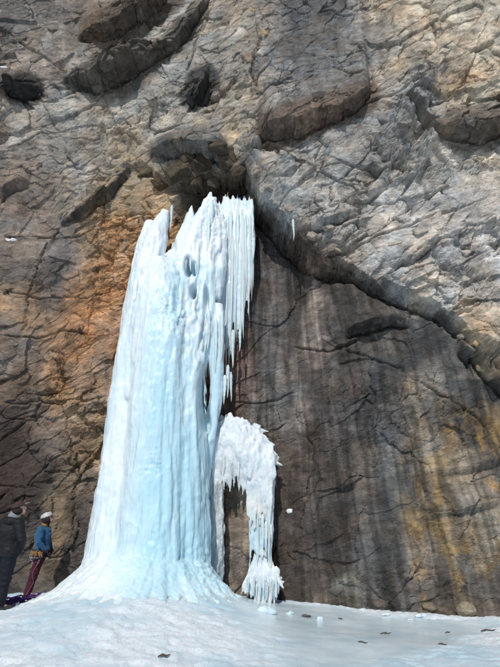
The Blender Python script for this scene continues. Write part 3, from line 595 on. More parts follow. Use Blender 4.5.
def ground_z(x, y):
    m1 = .40 * np.exp(-(((x + 1.95) / 1.65) ** 2 + ((y - 10.5) / 1.5) ** 2))
    m2 = .30 * np.exp(-(((x + 2.3) / 2.3) ** 2 + ((y - 8.4) / 1.9) ** 2))
    z = m1 + m2 + .03 * fbm(x * .5, y * .5, 3, 201)
    snow = -.13 * sst(-.3, 3.2, x) * sst(7.5, 9.5, y) + .03 * np.exp(-((y - wall_base(x) + .5) / .35) ** 2) * sst(.8, 2, x)
    d = np.full(np.shape(x), 9.0)
    for p, r in FOOT: d = np.minimum(d, np.hypot(x - p.x, y - p.y) - r * .95)
    d = np.maximum(0, d + .12 * fbm(x * 2.2, y * 2.2, 3, 202))
    return z + snow + .13 * np.exp(-d / .3) * (1 + .25 * fbm(x * 3, y * 3, 3, 203))
gx = axis(-80, 80, -7, 7, .03, 2.0); gy = axis(-60, 13.2, 5.2, 12.9, .03, 2.0)
GXX, GYY = np.meshgrid(gx, gy)
zz = ground_z(GXX, GYY)
U, V = measure(GXX, GYY + 0 * zz, zz)
# pool of clear ice in front of the right wall; snow on the mound and in the right corner
wn_ = .45 * fbm(GXX * .9, GYY * .9, 5, 205, .6)
pool = sst(-.9, .5, GXX + .5 * (GYY - 9.5) * .3 + wn_) * sst(.3, -.5, GXX - (1.9 + .95 * (GYY - 7.2)) + 1.4 * wn_)
pool *= sst(-.15, -.5, GYY - wall_base(GXX) + .3 * sst(1.5, 2.5, GXX) + .3 * wn_)
grain = fbm(GXX * 3.5, GYY * 3.5, 5, 206, .65)
zz = zz + (1 - pool) * (.026 * grain + .04 * fbm(GXX * 1.4, GYY * 1.4, 4, 207) - .022 * sst(.12, .3, fbm(GXX * 4.2, GYY * 4.2, 3, 211))) + pool * .006 * fbm(GXX * 2, GYY * 2, 3, 208) - .02 * pool
crisp = (1 - pool) * sst(-.3, .3, fbm(GXX * .8 + 4, GYY * .8, 3, 209) + .5 * np.exp(-((GXX + .9) / 1.2) ** 2 - ((GYY - 7.5) / 1.4) ** 2) + .5 * sst(2, 4, GXX))
zz = zz + .020 * crisp * fbm(GXX * 11, GYY * 11, 3, 210)
near = np.full(GXX.shape, 9.0)
for p_, r_ in FOOT: near = np.minimum(near, np.hypot(GXX - p_.x, GYY - p_.y) - r_)
near = np.exp(-np.clip(near + .4 * wn_, 0, 9) / .7)
Pg = np.stack([GXX, GYY, zz], -1)
M_SNOW, nt, p = mat('snow_and_ice'); L = nt.links.new
aP = N(nt, 'ShaderNodeAttribute', attribute_name='pool'); aC = N(nt, 'ShaderNodeAttribute', attribute_name='crisp')
tc = N(nt, 'ShaderNodeTexCoord')
n1 = N(nt, 'ShaderNodeTexNoise', i_Scale=1.6, i_Detail=8.0, i_Roughness=.65); L(tc.outputs['Object'], n1.inputs['Vector'])
n2 = N(nt, 'ShaderNodeTexNoise', i_Scale=28.0, i_Detail=6.0, i_Roughness=.7); L(tc.outputs['Object'], n2.inputs['Vector'])
m1 = N(nt, 'ShaderNodeMix', data_type='RGBA'); m1.inputs[6].default_value = (.43, .61, .72, 1); m1.inputs[7].default_value = (.57, .68, .77, 1)
mr = N(nt, 'ShaderNodeMapRange'); mr.inputs[1].default_value = .36; mr.inputs[2].default_value = .64; L(n1.outputs[0], mr.inputs[0]); aN = N(nt, 'ShaderNodeAttribute', attribute_name='near'); sb = N(nt, 'ShaderNodeMath', operation='SUBTRACT', use_clamp=True); L(mr.outputs[0], sb.inputs[0]); L(aN.outputs['Fac'], sb.inputs[1]); L(sb.outputs[0], m1.inputs[0])
m2 = N(nt, 'ShaderNodeMix', data_type='RGBA'); L(m1.outputs[2], m2.inputs[6]); m2.inputs[7].default_value = (.72, .765, .82, 1)
cm = N(nt, 'ShaderNodeMath', operation='MULTIPLY'); mr2 = N(nt, 'ShaderNodeMapRange'); mr2.inputs[1].default_value = .35; mr2.inputs[2].default_value = .55; L(n2.outputs[0], mr2.inputs[0]); L(mr2.outputs[0], cm.inputs[0]); L(aC.outputs['Fac'], cm.inputs[1]); L(cm.outputs[0], m2.inputs[0])
m3 = N(nt, 'ShaderNodeMix', data_type='RGBA'); L(m2.outputs[2], m3.inputs[6]); L(aP.outputs['Fac'], m3.inputs[0])
m4 = N(nt, 'ShaderNodeMix', data_type='RGBA'); m4.inputs[6].default_value = (.48, .61, .69, 1); m4.inputs[7].default_value = (.66, .76, .82, 1); L(mr.outputs[0], m4.inputs[0]); L(m4.outputs[2], m3.inputs[7])
L(m3.outputs[2], p.inputs['Base Color'])
rr = N(nt, 'ShaderNodeMapRange'); rr.inputs[3].default_value = .55; rr.inputs[4].default_value = .2; L(aP.outputs['Fac'], rr.inputs[0]); L(rr.outputs[0], p.inputs['Roughness'])
p.inputs['Subsurface Weight'].default_value = .5; p.inputs['Subsurface Radius'].default_value = (.3, .7, 1); p.inputs['Subsurface Scale'].default_value = .08; p.inputs['IOR'].default_value = 1.31
bs = N(nt, 'ShaderNodeMapRange'); bs.inputs[3].default_value = .6; bs.inputs[4].default_value = .06; L(aP.outputs['Fac'], bs.inputs[0])
bp = N(nt, 'ShaderNodeBump', i_Distance=.03); L(n2.outputs[0], bp.inputs['Height']); L(bs.outputs[0], bp.inputs['Strength']); L(bp.outputs[0], p.inputs['Normal'])
gr = link('snow_ground', smooth(grid_mesh('snow_ground', Pg, None, {'pool': pool, 'crisp': crisp, 'near': near})), M_SNOW); tag(gr, kind='structure')
def gz(x, y):
    i = int(np.clip(np.searchsorted(gx, x), 0, len(gx) - 1)); j = int(np.clip(np.searchsorted(gy, y), 0, len(gy) - 1)); return float(zz[j, i])
def on_ground(u, v):
    Yg = 9.0
    for _ in range(12):
        a, f, g = ray(u, v); x = a / f * Yg; z = gz(x, Yg); Yn = (z - EYE) / (g / f); Yg = .5 * Yg + .5 * min(12.5, max(4, Yn))
    return at(u, v, Yg)

# ------------------------------------------------------------------ frozen waterfall
rn = random.Random(21)
def path(pts, n=26):
    """smooth path through measured points (u, v, depth, radius)"""
    P_ = np.array([[*at(a, b, c), r] for a, b, c, r in pts]); t = np.linspace(0, len(pts) - 1, n); k = np.arange(len(pts))
    out = np.stack([np.interp(t, k, P_[:, i]) for i in range(4)], 1)
    for _ in range(2): out[1:-1] = (out[:-2] + 2 * out[1:-1] + out[2:]) / 4
    return [Vector(o[:3]) for o in out], [float(o[3]) for o in out]
wf = bpy.data.objects.new('frozen_waterfall', None); COL.objects.link(wf); wf.location = (0, 0, 0)
tag(wf, 'tall blue white frozen waterfall pillar rising from the snow to the roof of the cliff', 'frozen waterfall')
mb = MB()
for pts in mains:
    pp, rr_ = path(pts, 34); mb.tube(pp, rr_, 16, 1, 1, wob=.05, rnd=rn)

# ribs and drips running down the face
Ledge = [(166, 212), (152, 235), (146, 250), (134, 300), (124, 350), (118, 420), (110, 500), (104, 550), (86, 590)]
def edge_u(v, E): return float(np.interp(v, [e[1] for e in E], [e[0] for e in E]))
Redge = [(217, 200), (224, 230), (220, 270), (216, 300), (210, 340), (198, 380), (197, 430), (200, 480), (203, 590)]
def front_y(u, v):
    """depth of the front of the pillar at a place"""
    best = 12
    for pts in mains:
        vs_ = [q[1] for q in pts]
        if v < vs_[0] or v > vs_[-1]: continue
        cu = np.interp(v, vs_, [q[0] for q in pts]); cy = np.interp(v, vs_, [q[2] for q in pts]); cr = np.interp(v, vs_, [q[3] for q in pts])
        dx = (u - cu) / FPX * cy * 1.02
        if abs(dx) < cr: best = min(best, cy - math.sqrt(cr * cr - dx * dx))
    return best
for k in range(250):
    f = rn.random(); v0 = rn.uniform(205, 540); ln = rn.uniform(25, 150) * (1 if v0 > 300 else .6); v1 = min(v0 + ln, 592); pts = []
    f += 0
    for j in range(7):
        v = v0 + (v1 - v0) * j / 6; l, r = edge_u(v, Ledge) + 2, edge_u(v, Redge) - 2
        u = l + f * (r - l) + rn.uniform(-.3, .3); y = front_y(u, v)
        if y > 11.8: break
        s_ = math.sin(math.pi * min(1, (j + .6) / 6.4)); pts.append((u, v, y + .035, (.03 + .07 * rn.random() ** 2 * 1.0) * (.35 + .65 * s_) if j else .02))
    if len(pts) > 3:
        rad = rn.uniform(.03, .10); pts = [(a, b, c, rad * (.45 + .55 * math.sin(math.pi * (i + .8) / (len(pts) + .6)))) for i, (a, b, c, d) in enumerate(pts)]
        mb.tube(*path(pts, 14), n=8, wob=.1, rnd=rn)
# bulbous drips where the curtain steps
for k in range(60):
    v = rn.uniform(265, 420); u = rn.uniform(edge_u(v, Ledge) + 6, edge_u(v, Redge) - 4); y = front_y(u, v)
    if y < 11.5: mb.ball(at(u, v, y + .06), rn.uniform(.08, .15), 1, .7, rn.uniform(1.3, 2.4))
# apron: ice that ran out over the snow at the foot
for k in range(46):
    th = math.radians(178 + 190 * (k + rn.uniform(-.4, .4)) / 45); r1_ = rn.uniform(1.9, 2.6) * (1 - .30 * max(0, math.cos(th)) ** .6); pts = []; rad = []
    for j in range(9):
        r_ = .55 + (r1_ - .55) * j / 8; x_ = -1.85 + r_ * 1.05 * math.cos(th); y_ = 10.45 + r_ * .85 * math.sin(th)
        g_ = float(ground_z(np.array([x_]), np.array([y_]))[0]); q_ = .30 * (1 - j / 8) + .05; h_ = (.42 - .12 * max(0, math.cos(th))) * math.exp(-max(0, r_ - .95) / (.42 - .12 * max(0, math.cos(th))))
        pts.append((x_, y_, g_ + h_ - q_ * .93 - .045 * (j / 8) ** 2)); rad.append(q_)
    mb.tube(pts, rad, 10, wob=.06, rnd=rn)
me = fuse(mb, 'ice_pillar', .021, 9, .5)
a = co(me); n = nrm(me)
d = .05 * fbm3(a[:, 0] * 2.4, a[:, 1] * 2.4, a[:, 2] * .4, 4, 221) + .022 * fbm3(a[:, 0] * 10, a[:, 1] * 10, a[:, 2] * .7, 3, 222) + .012 * fbm3(a[:, 0] * 24, a[:, 1] * 24, a[:, 2] * 1.6, 2, 226) + .014 * fbm3(a[:, 0] * 6, a[:, 1] * 6, a[:, 2] * 5, 4, 223, .6)
d = d + .05 * sst(.1, .5, fbm3(a[:, 0] * 1.2, a[:, 1], a[:, 2] * 1.2, 3, 227)) * fbm3(a[:, 0] * 11, a[:, 1] * 11, a[:, 2] * 9, 3, 228, .6)
cau = np.abs(fbm3(a[:, 0] * 3.2, a[:, 1] * 3.2, a[:, 2] * 1.8, 3, 224)); d = d + .012 * (1 - np.clip(cau * 4, 0, 1))
a = a + n * d[:, None]; U_, V_ = measure(a[:, 0], a[:, 1], a[:, 2])
for (hu, hv, ru, rv, dp) in [(188, 266, 3.2, 8, .5), (194, 268, 2.4, 6, .4), (193, 291, 3, 6, .45), (204, 398, 4.5, 26, .6), (206, 424, 4, 10, .45), (172, 246, 4, 10, .2), (176, 300, 3, 14, .15), (206, 300, 2.5, 14, .3)]:
    k = np.exp(-(((U_ - hu) / ru) ** 2 + ((V_ - hv) / rv) ** 2) ** 1.5); a[:, 1] += dp * k * (n[:, 1] < .2)
setco(me, a)
lm = np.interp(V_, [200, 300, 420, 600], [166, 134, 118, 86]); rel = U_ - lm
milk = .75 * sst(44, 4, rel) + .9 * sst(275, 235, V_) + .5 * sst(172, 190, U_) * sst(520, 300, V_) - .12 - .1 * sst(300, 450, V_) * sst(30, 60, rel) + .25 * fbm(a[:, 0] * 2, a[:, 2] * .7, 4, 225) + .35 * sst(545, 600, V_)
f_ = me.attributes.new('milk', 'FLOAT', 'POINT'); f_.data.foreach_set('value', np.clip(milk, -.3, 1).astype(np.float32))
link('ice_pillar', me, M_ICE, wf)

def icicle_mesh(seed, n=10, seg=18, fork=False):
    """hanging icicle, unit length, root at z=0, unit radius about 1 at the root"""
    rr = random.Random(seed); v = []; f = []
    wx, wy = rr.uniform(0, 6), rr.uniform(0, 6)
    for i in range(seg + 1):
        t = i / seg; r = (1 - t) ** .6 * (1 + .16 * math.sin(t * 31 + wx) * (1 - t) + .1 * math.sin(t * 57 + wy)) * (.35 + .65 * min(1, t * 9)); r = max(r, .03)
        cx, cy = .35 * math.sin(t * 5 + wx) * t, .35 * math.sin(t * 4 + wy) * t
        for k in range(n):
            th = 2 * math.pi * k / n; q = r * (1 + .18 * math.sin(3 * th + wx) + rr.uniform(-.06, .06)); v.append((cx + q * math.cos(th), cy + q * math.sin(th), -t))
    for i in range(seg):
        for k in range(n): f.append((i * n + k, (i + 1) * n + k, (i + 1) * n + (k + 1) % n, i * n + (k + 1) % n))
    f.append(tuple(range(n))); f.append(tuple(seg * n + k for k in reversed(range(n))))
    me = bpy.data.meshes.new('icicle'); me.from_pydata(v, [], f); me.update(); me.materials.append(M_ICEW); return smooth(me)
ICL = [icicle_mesh(400 + i) for i in range(7)]
def icicle(u, v0, v1, y, r, parent, name='icicle'):
    p0 = at(u, v0, y); p1 = at(u, v1, y)
    o = link(name, rn.choice(ICL), None, parent, p0); o.scale = (r, r, p0.z - p1.z); o.rotation_euler = (rn.uniform(-.012, .012), rn.uniform(-.012, .012), rn.uniform(0, 6.28)); return o
# the fringe to the right of the pillar: long icicles side by side
cur = MB()
for i in range(22):
    u = 214 + i * 1.8 + rn.uniform(-.8, .8); L_ = np.interp(u, [214, 225, 235, 245, 253], [335, 365, 358, 325, 292]) + rn.uniform(-45, 6)
    cur.tube(*path([(u + rn.uniform(-1, 1), 192 + rn.uniform(0, 14), 11.5, .012), (u, 211 + rn.uniform(-3, 5), 11.42, .07), (u + rn.uniform(-.6, .6), 245, 11.34, rn.uniform(.08, .12)), (u + rn.uniform(-1.4, 1.4), (245 + L_) / 2, 11.34, rn.uniform(.05, .08)), (u + rn.uniform(-1, 1), L_, 11.38, .012)], 20), n=9, wob=.12, rnd=rn)
me = fuse(cur, 'ice_curtain', .026, 2, .5); a = co(me); a = a + nrm(me) * (.02 * fbm3(a[:, 0] * 10, a[:, 1] * 10, a[:, 2] * 1.5, 3, 231) + .012 * fbm3(a[:, 0] * 7, a[:, 1] * 7, a[:, 2] * 7, 2, 232))[:, None]; setco(me, a)
link('ice_curtain', me, M_ICEW, wf)
for i in range(30):
    u = rn.uniform(214, 253); top = rn.uniform(208, 250) if rn.random() < .6 else rn.uniform(208, 218)
    end = float(np.interp(u, [213, 222, 235, 244, 250, 253], [345, 378, 372, 345, 322, 298])) + rn.uniform(-70, 2)
    icicle(u, top, max(end, top + 25), 11.28 + rn.uniform(-.03, .08), rn.uniform(.032, .06), wf)
for (u, a_, b_, y, r) in [(186, 256, 276, 10.75, .05), (191, 256, 272, 10.7, .035), (196, 258, 275, 10.72, .04), (193, 283, 298, 10.7, .04), (172, 205, 232, 11.2, .04), (212, 200, 260, 10.95, .06), (209, 215, 290, 10.85, .05), (205, 320, 372, 10.62, .06),
                         (225, 375, 405, 10.8, .05), (228, 365, 398, 10.85, .05), (231, 372, 402, 10.9, .04), (222, 312, 360, 10.65, .06), (216, 318, 372, 10.6, .055), (209, 310, 350, 10.6, .06), (233, 330, 368, 11.1, .05), (240, 330, 352, 11.1, .04)]:
    icicle(u, a_, b_, y, r, wf)
# grey clear column between pillar and rock rib
gb = MB()
for i in range(14):
    u = rn.uniform(204, 217); v0 = rn.uniform(425, 520); gb.tube(*path([(u, v0, 11.25, .05), (u + rn.uniform(-2, 2), v0 + 35, 11.1, rn.uniform(.1, .17)), (u + rn.uniform(-2, 2), 590, 11.1, rn.uniform(.12, .2))], 14), n=9, wob=.2, rnd=rn)
for i in range(110): gb.ball(at(rn.uniform(203, 222), rn.uniform(450, 598), 11.05 + rn.uniform(-.05, .12)), rn.uniform(.03, .075), 1, .8, rn.uniform(1, 2.4))
for i in range(40):
    u = rn.uniform(204, 222); v0 = rn.uniform(432, 560); gb.tube(*path([(u, v0, 11.0, .02), (u + rn.uniform(-1, 1), v0 + 15, 10.95, .035), (u + rn.uniform(-1, 1), v0 + rn.uniform(25, 45), 11.0, .01)], 9), n=7, wob=.3, rnd=rn)
me = fuse(gb, 'grey_ice_column', .02, 2); a = co(me); a = a + nrm(me) * (.05 * fbm3(a[:, 0] * 9, a[:, 1] * 9, a[:, 2] * 5, 4, 241, .65))[:, None]; setco(me, a)
o = link('ice_column', me, M_ICEG, wf); o['label'] = 'rough grey ice column between the pillar and the tan rock'

# ------------------------------------------------------------------ side cascade
sc = bpy.data.objects.new('ice_cascade', None); COL.objects.link(sc)
tag(sc, 'smaller white side cascade of spray ice draped over the tan rock right of the pillar', 'frozen waterfall')
def spray(name, seeds, vox, amp, m, label=None, parent=sc, extra=None):
    b_ = MB()
    for s_ in seeds: b_.ball(*s_)
    if extra: extra(b_)
    me = fuse(b_, name, vox, 2); a = co(me); a = a + nrm(me) * (amp * fbm3(a[:, 0] * 6, a[:, 1] * 6, a[:, 2] * 4, 4, 251, .6) + amp * .35 * fbm3(a[:, 0] * 16, a[:, 1] * 16, a[:, 2] * 4, 3, 252))[:, None]; setco(me, a)
    o = link(name, me, m, parent)
    if label: o['label'] = label
    return o
S = []
TOPU, TOPV = [208, 216, 228, 245, 258, 268, 276], [436, 424, 419, 424, 436, 450, 462]
BOTU, BOTV = [208, 218, 228, 236, 248, 262, 276], [476, 472, 464, 468, 490, 500, 478]
for i in range(620):
    u = 209 + rn.random() * 65; top = np.interp(u, TOPU, TOPV); bot = np.interp(u, BOTU, BOTV)
    v = rn.uniform(top, bot); t = (v - top) / (bot - top); r = rn.uniform(.035, .08) * (1.1 - .5 * abs(t - .5))
    S.append((at(u, v, 11.22 - .30 * math.sin(math.pi * min(1, t * .8 + .12)) + rn.uniform(-.03, .05)), r, 1, .8, rn.uniform(1.6, 3.2)))
def frill(b_, spots, y):
    for (u, v, l_) in spots:
        for k in range(3):
            p0 = at(u + rn.uniform(-5, 1), v + rn.uniform(-3, 3), y + rn.uniform(-.02, .1)); an = rn.uniform(-.75, .3); L2 = l_ * rn.uniform(.35, 1)
            d = Vector3(math.cos(an), rn.uniform(-.3, .3), math.sin(an)) * L2; b_.tube([p0 - d * .5, p0, p0 + d * .5 + Vector3(0, 0, -.02 * rn.random()), p0 + d + Vector3(0, 0, -.05 * L2)], [.06, .05, .036, .014], 6, 1, 1, wob=.35, rnd=rn)
def drips(b_):
    frill(b_, [(258, 428, .16), (262, 433, .22), (266, 440, .28), (270, 446, .24), (272, 452, .26), (273, 458, .3), (274, 464, .22), (273, 472, .16), (248, 424, .14), (240, 421, .12), (276, 462, .2), (268, 438, .16)], 11.1)
    for i in range(130):
        u = rn.uniform(212, 272); v0 = float(np.interp(u, TOPU, TOPV)) + rn.uniform(2, 22); y0 = 11.22 - .30 * math.sin(math.pi * min(1, (v0 - float(np.interp(u, TOPU, TOPV))) / 48 * .8 + .12)); r_ = rn.uniform(.02, .045)
        b_.tube(*path([(u, v0, y0 + .02, r_ * .5), (u + rn.uniform(-1, 2), v0 + 14, 10.93 + rn.uniform(-.03, .03), r_), (u + rn.uniform(-1, 2), v0 + 32, 10.94, r_ * .8), (u + rn.uniform(-1, 2), v0 + rn.uniform(36, 52), 11.0, .01)], 10), n=7, wob=.25, rnd=rn)
    for i in range(60):
        u = rn.uniform(211, 272); v0 = rn.uniform(445, 465); e = np.interp(u, [211, 224, 236, 246, 250, 272], [492, 474, 476, 500, 530, 510]) + rn.uniform(-10, 6)
        b_.tube(*path([(u, v0, 11.02, .03), (u, (v0 + e) / 2, 10.98, .036), (u + rn.uniform(-1, 1), e, 11.02, .008)], 12), n=8, wob=.2, rnd=rn)
spray('spray_clump', S, .019, .032, M_SPRAY, None, sc, drips)
def cur2(b_):
    for i in range(24):
        u = 250 + i * 1.0 + rn.uniform(-.8, .8); e = rn.uniform(535, 570)
        b_.tube(*path([(u, 466, 11.12, .06), (u + rn.uniform(-1, 1), 500, 11.08, .05), (u * .88 + 32 + rn.uniform(-1, 1), 535, 11.1, .036), (u * .9 + 26 + rn.uniform(-2, 2), e + 4, 11.14, .016)], 16), n=8, wob=.25, rnd=rn)
spray('ice_curtain', [(at(262, 475, 11.1), .15)], .022, .035, M_ICEW, None, sc, cur2)
S = []
for i in range(70):
    an = rn.uniform(-1, 1); t = rn.random(); u = 262 + an * (6 + 12 * t); v = 558 + 24 * t * (1 - .3 * abs(an)); S.append((at(u, v, 11.3 - .2 * t + rn.uniform(-.04, .05)), rn.uniform(.03, .055), 1, .7, rn.uniform(1.4, 2.6)))
def skirt(b_):
    for i in range(62):
        an = rn.uniform(-1, 1); e = 606 - 12 * an * an + rn.uniform(-14, 2); k_ = rn.uniform(.8, 1.15)
        b_.tube(*path([(262 + an * 4, 545 + rn.uniform(-6, 8), 11.22, .02), (262 + an * 9 * k_, 566, 11.18, .045), (262 + an * 16 * k_, 582, 11.1, .045), (262 + an * 20 * k_, e, 11.04, .010)], 12), n=7, wob=.25, rnd=rn)
    frill(b_, [(279, 576, .13), (280, 584, .14)], 11.12)
spray('spray_clump', S, .019, .026, M_SPRAY, None, sc, skirt)
for i in range(20):
    u = rn.uniform(244, 279); icicle(u, rn.uniform(574, 588), rn.uniform(592, 602), 10.93 + rn.uniform(-.03, .08), rn.uniform(.018, .032), sc)
for i in range(8):
    u = rn.uniform(250, 274); icicle(u, rn.uniform(478, 525), rn.uniform(540, 568), 10.98 + rn.uniform(-.03, .05), rn.uniform(.025, .05), sc)
for i in range(14):
    u = rn.uniform(214, 250); icicle(u, rn.uniform(450, 462), rn.uniform(474, 490), 10.92 + rn.uniform(-.02, .05), rn.uniform(.02, .045), sc)
# ------------------------------------------------------------------ icicles and ice patches elsewhere
def lone(u, a_, b_, r, label, off=.12):
    p = on_wall(u, a_, off); o = icicle(u, a_, b_, p.y, r, None); tag(o, label, 'icicle'); return o
lone(293, 219, 241, .035, 'thin grey icicle hanging alone from the lip of the arch, right of the frozen waterfall', .16)
def patch(u, v, w_, h_, seed, label, cat='snow patch', name='snow_patch', m=None):
    rr = random.Random(seed); b_ = MB(); p0 = on_wall(u, v, 0)
    for k in range(40): 
        q = on_wall(u + rr.uniform(-.5, .5) * w_, v + rr.uniform(-.5, .5) * h_, .0)
        if abs(q.y - p0.y) < .4: b_.ball(q + Vector3(0, .012, 0), rr.uniform(.012, .034), rr.uniform(1, 2.2), .7, rr.uniform(.5, 1.2), 8, 6)
    me = fuse(b_, name, .012, 1); a = co(me); a = a + nrm(me) * (.012 * fbm3(a[:, 0] * 14, a[:, 1] * 14, a[:, 2] * 14, 3, seed))[:, None]; setco(me, a)
    o = link(name, me, m or M_SPRAY); tag(o, label, cat); return o
patch(3, 67, 7, 1.2, 601, 'thin strip of white snow on a ledge high up at the left')
patch(11, 240, 10, 2.2, 602, 'small snow patch on a narrow ledge of the grey left wall')
patch(290, 511, 3.6, 2.2, 607, 'small white ice splash stuck on brown rock right of the side cascade', 'ice patch', 'ice_patch')
def lump(u, v, r, seed, label, name='ice_lump', m=None, sq=.8, cat='ice lump'):
    rr = random.Random(seed); p0 = on_ground(u, v); b_ = MB()
    for k in range(7): b_.ball(p0 + Vector((rr.uniform(-r, r) * .8, rr.uniform(-r, r) * .5, r * .3 * rr.random())), r * rr.uniform(.4, .75), 1.2, 1, sq, 8, 6)
    me = fuse(b_, name, max(.012, r / 8), 1); a = co(me); a = a + nrm(me) * (r * .25 * fbm3(a[:, 0] / r, a[:, 1] / r, a[:, 2] / r, 3, seed))[:, None]; setco(me, a)
    o = link(name, me, m or M_ICEW); tag(o, label, cat); return o
lump(290, 614, .06, 611, 'low pale ice lump on the frozen pool left of the dark stone')
lump(320, 620, .045, 612, 'pointed ice lump on the frozen pool right of the dark stone', sq=1.6)
lump(268, 613, .13, 613, 'broad ice lump at the foot of the side cascade')
for i, (u, v, r) in enumerate([(385, 615, .06), (420, 617, .10), (410, 620, .05)]):
    lump(u, v, r, 620 + i, ['small white snow lump against the cliff foot, left of the others', 'largest white snow lump against the cliff foot near the boulder', 'low snow lump in front of the largest one by the cliff foot'][i], 'snow_lump', M_SPRAY, .55, 'snow lump')
M_STICK = plain('bark', (.09, .075, .06), .9, .2, .4, 40); M_STONE = plain('dark_stone', (.10, .095, .09), .85, .3, .6, 30)
def stick(u, v, ln, an, r, seed, label):
    rr = random.Random(seed); p0 = on_ground(u, v); d = Vector((math.cos(an), math.sin(an), 0)); b_ = MB()
    b_.tube([p0 - d * ln / 2 + Vector((0, 0, r)), p0 - d * ln * .15 + Vector((0, .02, r * 1.6)), p0 + d * ln * .2 + Vector((0, -.015, r)), p0 + d * ln / 2 + Vector((0, .02, r * 1.1))], [r * .6, r, r * .8, r * .3], 7, wob=.2, rnd=rr)
    o = link('stick', b_.mesh('stick'), M_STICK); tag(o, label, 'stick'); return o
stick(386, 634, .20, .35, .010, 1, 'short dark stick lying on the ice in the middle of the frozen pool')
stick(363, 643, .14, -.5, .009, 2, 'thin stick on the ice, nearest to the camera in the pool')
stick(448, 633, .16, .7, .010, 3, 'stick on white snow between the pool and the boulder')
stick(443, 645, .12, -.4, .010, 4, 'little dark stick on the snow at the lower right')
stick(489, 631, .30, .25, .012, 5, 'longest stick, on the snow at the right edge')
stick(164, 657, .14, .5, .014, 6, 'single brown stick on the bright snow mound in the foreground')
stick(386, 634, .12, 1.2, .012, 7, 'tiny twig crossing the stick in the middle of the pool')
def stone(u, v, r, seed, label):
    rr = random.Random(seed); bm = bmesh.new()
    for i in range(26):
        q = Vector((rr.gauss(0, 1), rr.gauss(0, 1), rr.gauss(0, 1))).normalized(); bm.verts.new((q.x * r * 1.5, q.y * r, q.z * r * .6))
    h = bmesh.ops.convex_hull(bm, input=bm.verts); bmesh.ops.delete(bm, geom=[e for e in h['geom_interior'] if isinstance(e, bmesh.types.BMVert)], context='VERTS')
    me = bpy.data.meshes.new('stone'); bm.to_mesh(me); bm.free(); o = link('stone', me, M_STONE); o.location = on_ground(u, v) + Vector((0, 0, r * .25)); tag(o, label, 'stone')
stone(306, 617, .06, 31, 'dark flat stone frozen into the pool near the side cascade')
stone(340, 619, .03, 32, 'pebble on the pool ice right of the pointed ice lump')
stone(372, 609, .06, 33, 'small stone at the cliff foot by the first snow lump')

# ------------------------------------------------------------------ people
C_SKIN = plain('skin', (.42, .25, .18), .6, .4, .1, 30); C_BLUE = plain('blue_jacket', (.012, .075, .17), .75, .3, .4, 25, .2); C_NAVY = plain('navy_cloth', (.006, .007, .014), .8, .3, .4, 25)
C_BLACK = plain('black_jacket', (.005, .005, .008), .7, .35, .4, 22); C_WINE = plain('wine_trousers', (.055, .012, .022), .8, .25, .4, 30); C_BOOT = plain('orange_boot', (.30, .10, .03), .6, .4, .3, 40)
C_HELM = plain('white_helmet', (.42, .42, .43), .35, .5); C_HELMD = plain('dark_shell', (.03, .03, .035), .4, .5); C_HAIR = plain('dark_hair', (.02, .014, .01), .7, .3, .5, 60)
C_YEL = plain('yellow_webbing', (.22, .13, .05), .7, .3); C_RED = plain('dull_red_cap', (.05, .032, .032), .85, .2, .3, 40); C_GREY = plain('grey_collar', (.2, .21, .24), .85, .2, .3, 40)
C_METAL = plain('grey_metal', (.35, .35, .36), .3, .6); C_PINK = plain('pink_rope', (.22, .09, .17), .8, .2); C_PURP = plain('purple_cloth', (.04, .018, .085), .85, .2, .5, 25); C_ROPE = plain('purple_rope', (.09, .04, .17), .85, .2, .6, 120)
C_SOLE = plain('rubber', (.02, .02, .02), .8, .3)
def V3(*a): return Vector(a)
def head_parts(mb_, c, face, r=.098, look=0.0):
    """head with jaw, nose, ears grown together; face is the unit direction looked at"""
    f = face.normalized(); s_ = f.cross(V3(0, 0, 1)).normalized(); up = s_.cross(f)
    rot = Matrix((s_, f, up)).transposed()
    mb_.ball(c + up * .02, r, .86, 1.0, 1.08, 14, 10, rot); mb_.ball(c + f * .035 - up * .055, r * .68, .85, .9, .95, 12, 8, rot)
    mb_.ball(c + f * .105 - up * .012, .017, .8, 1.1, 1.6, 8, 6, rot); mb_.ball(c + f * .088 - up * .052, .02, 1.3, .5, .5, 8, 6, rot)
    for k in (-1, 1): mb_.ball(c + s_ * k * r * .86 - f * .005, .024, .4, .8, 1.3, 8, 6, rot)
    for k in (-1, 1): mb_.ball(c + s_ * k * .035 + f * .085 + up * .028, .018, 1.2, .5, .5, 8, 6, rot)
    return f, s_, up, rot
def hand(mb_, wrist, d, side, curl=.5):
    """palm, four curved fingers and a thumb"""
    d = d.normalized(); side = (side - d * side.dot(d)).normalized(); nn = d.cross(side)
    mb_.tube([wrist, wrist + d * .05, wrist + d * .095], [.028, .042, .036], 10, 1, .6)
    for k, ln in enumerate((.07, .08, .075, .058)):
        b0 = wrist + d * .085 + side * (k - 1.5) * .021; a1 = b0 + (d * math.cos(curl * .5) + nn * math.sin(curl * .5)) * ln * .5; a2 = a1 + (d * math.cos(curl * 1.4) + nn * math.sin(curl * 1.4)) * ln * .5
        mb_.tube([b0, a1, a2], [.0115, .0105, .008], 7)
    t0 = wrist + d * .03 - side * .032; mb_.tube([t0, t0 + (d * .7 - side * .6) * .035, t0 + (d * .95 - side * .5 + nn * .3) * .065], [.015, .013, .009], 7)
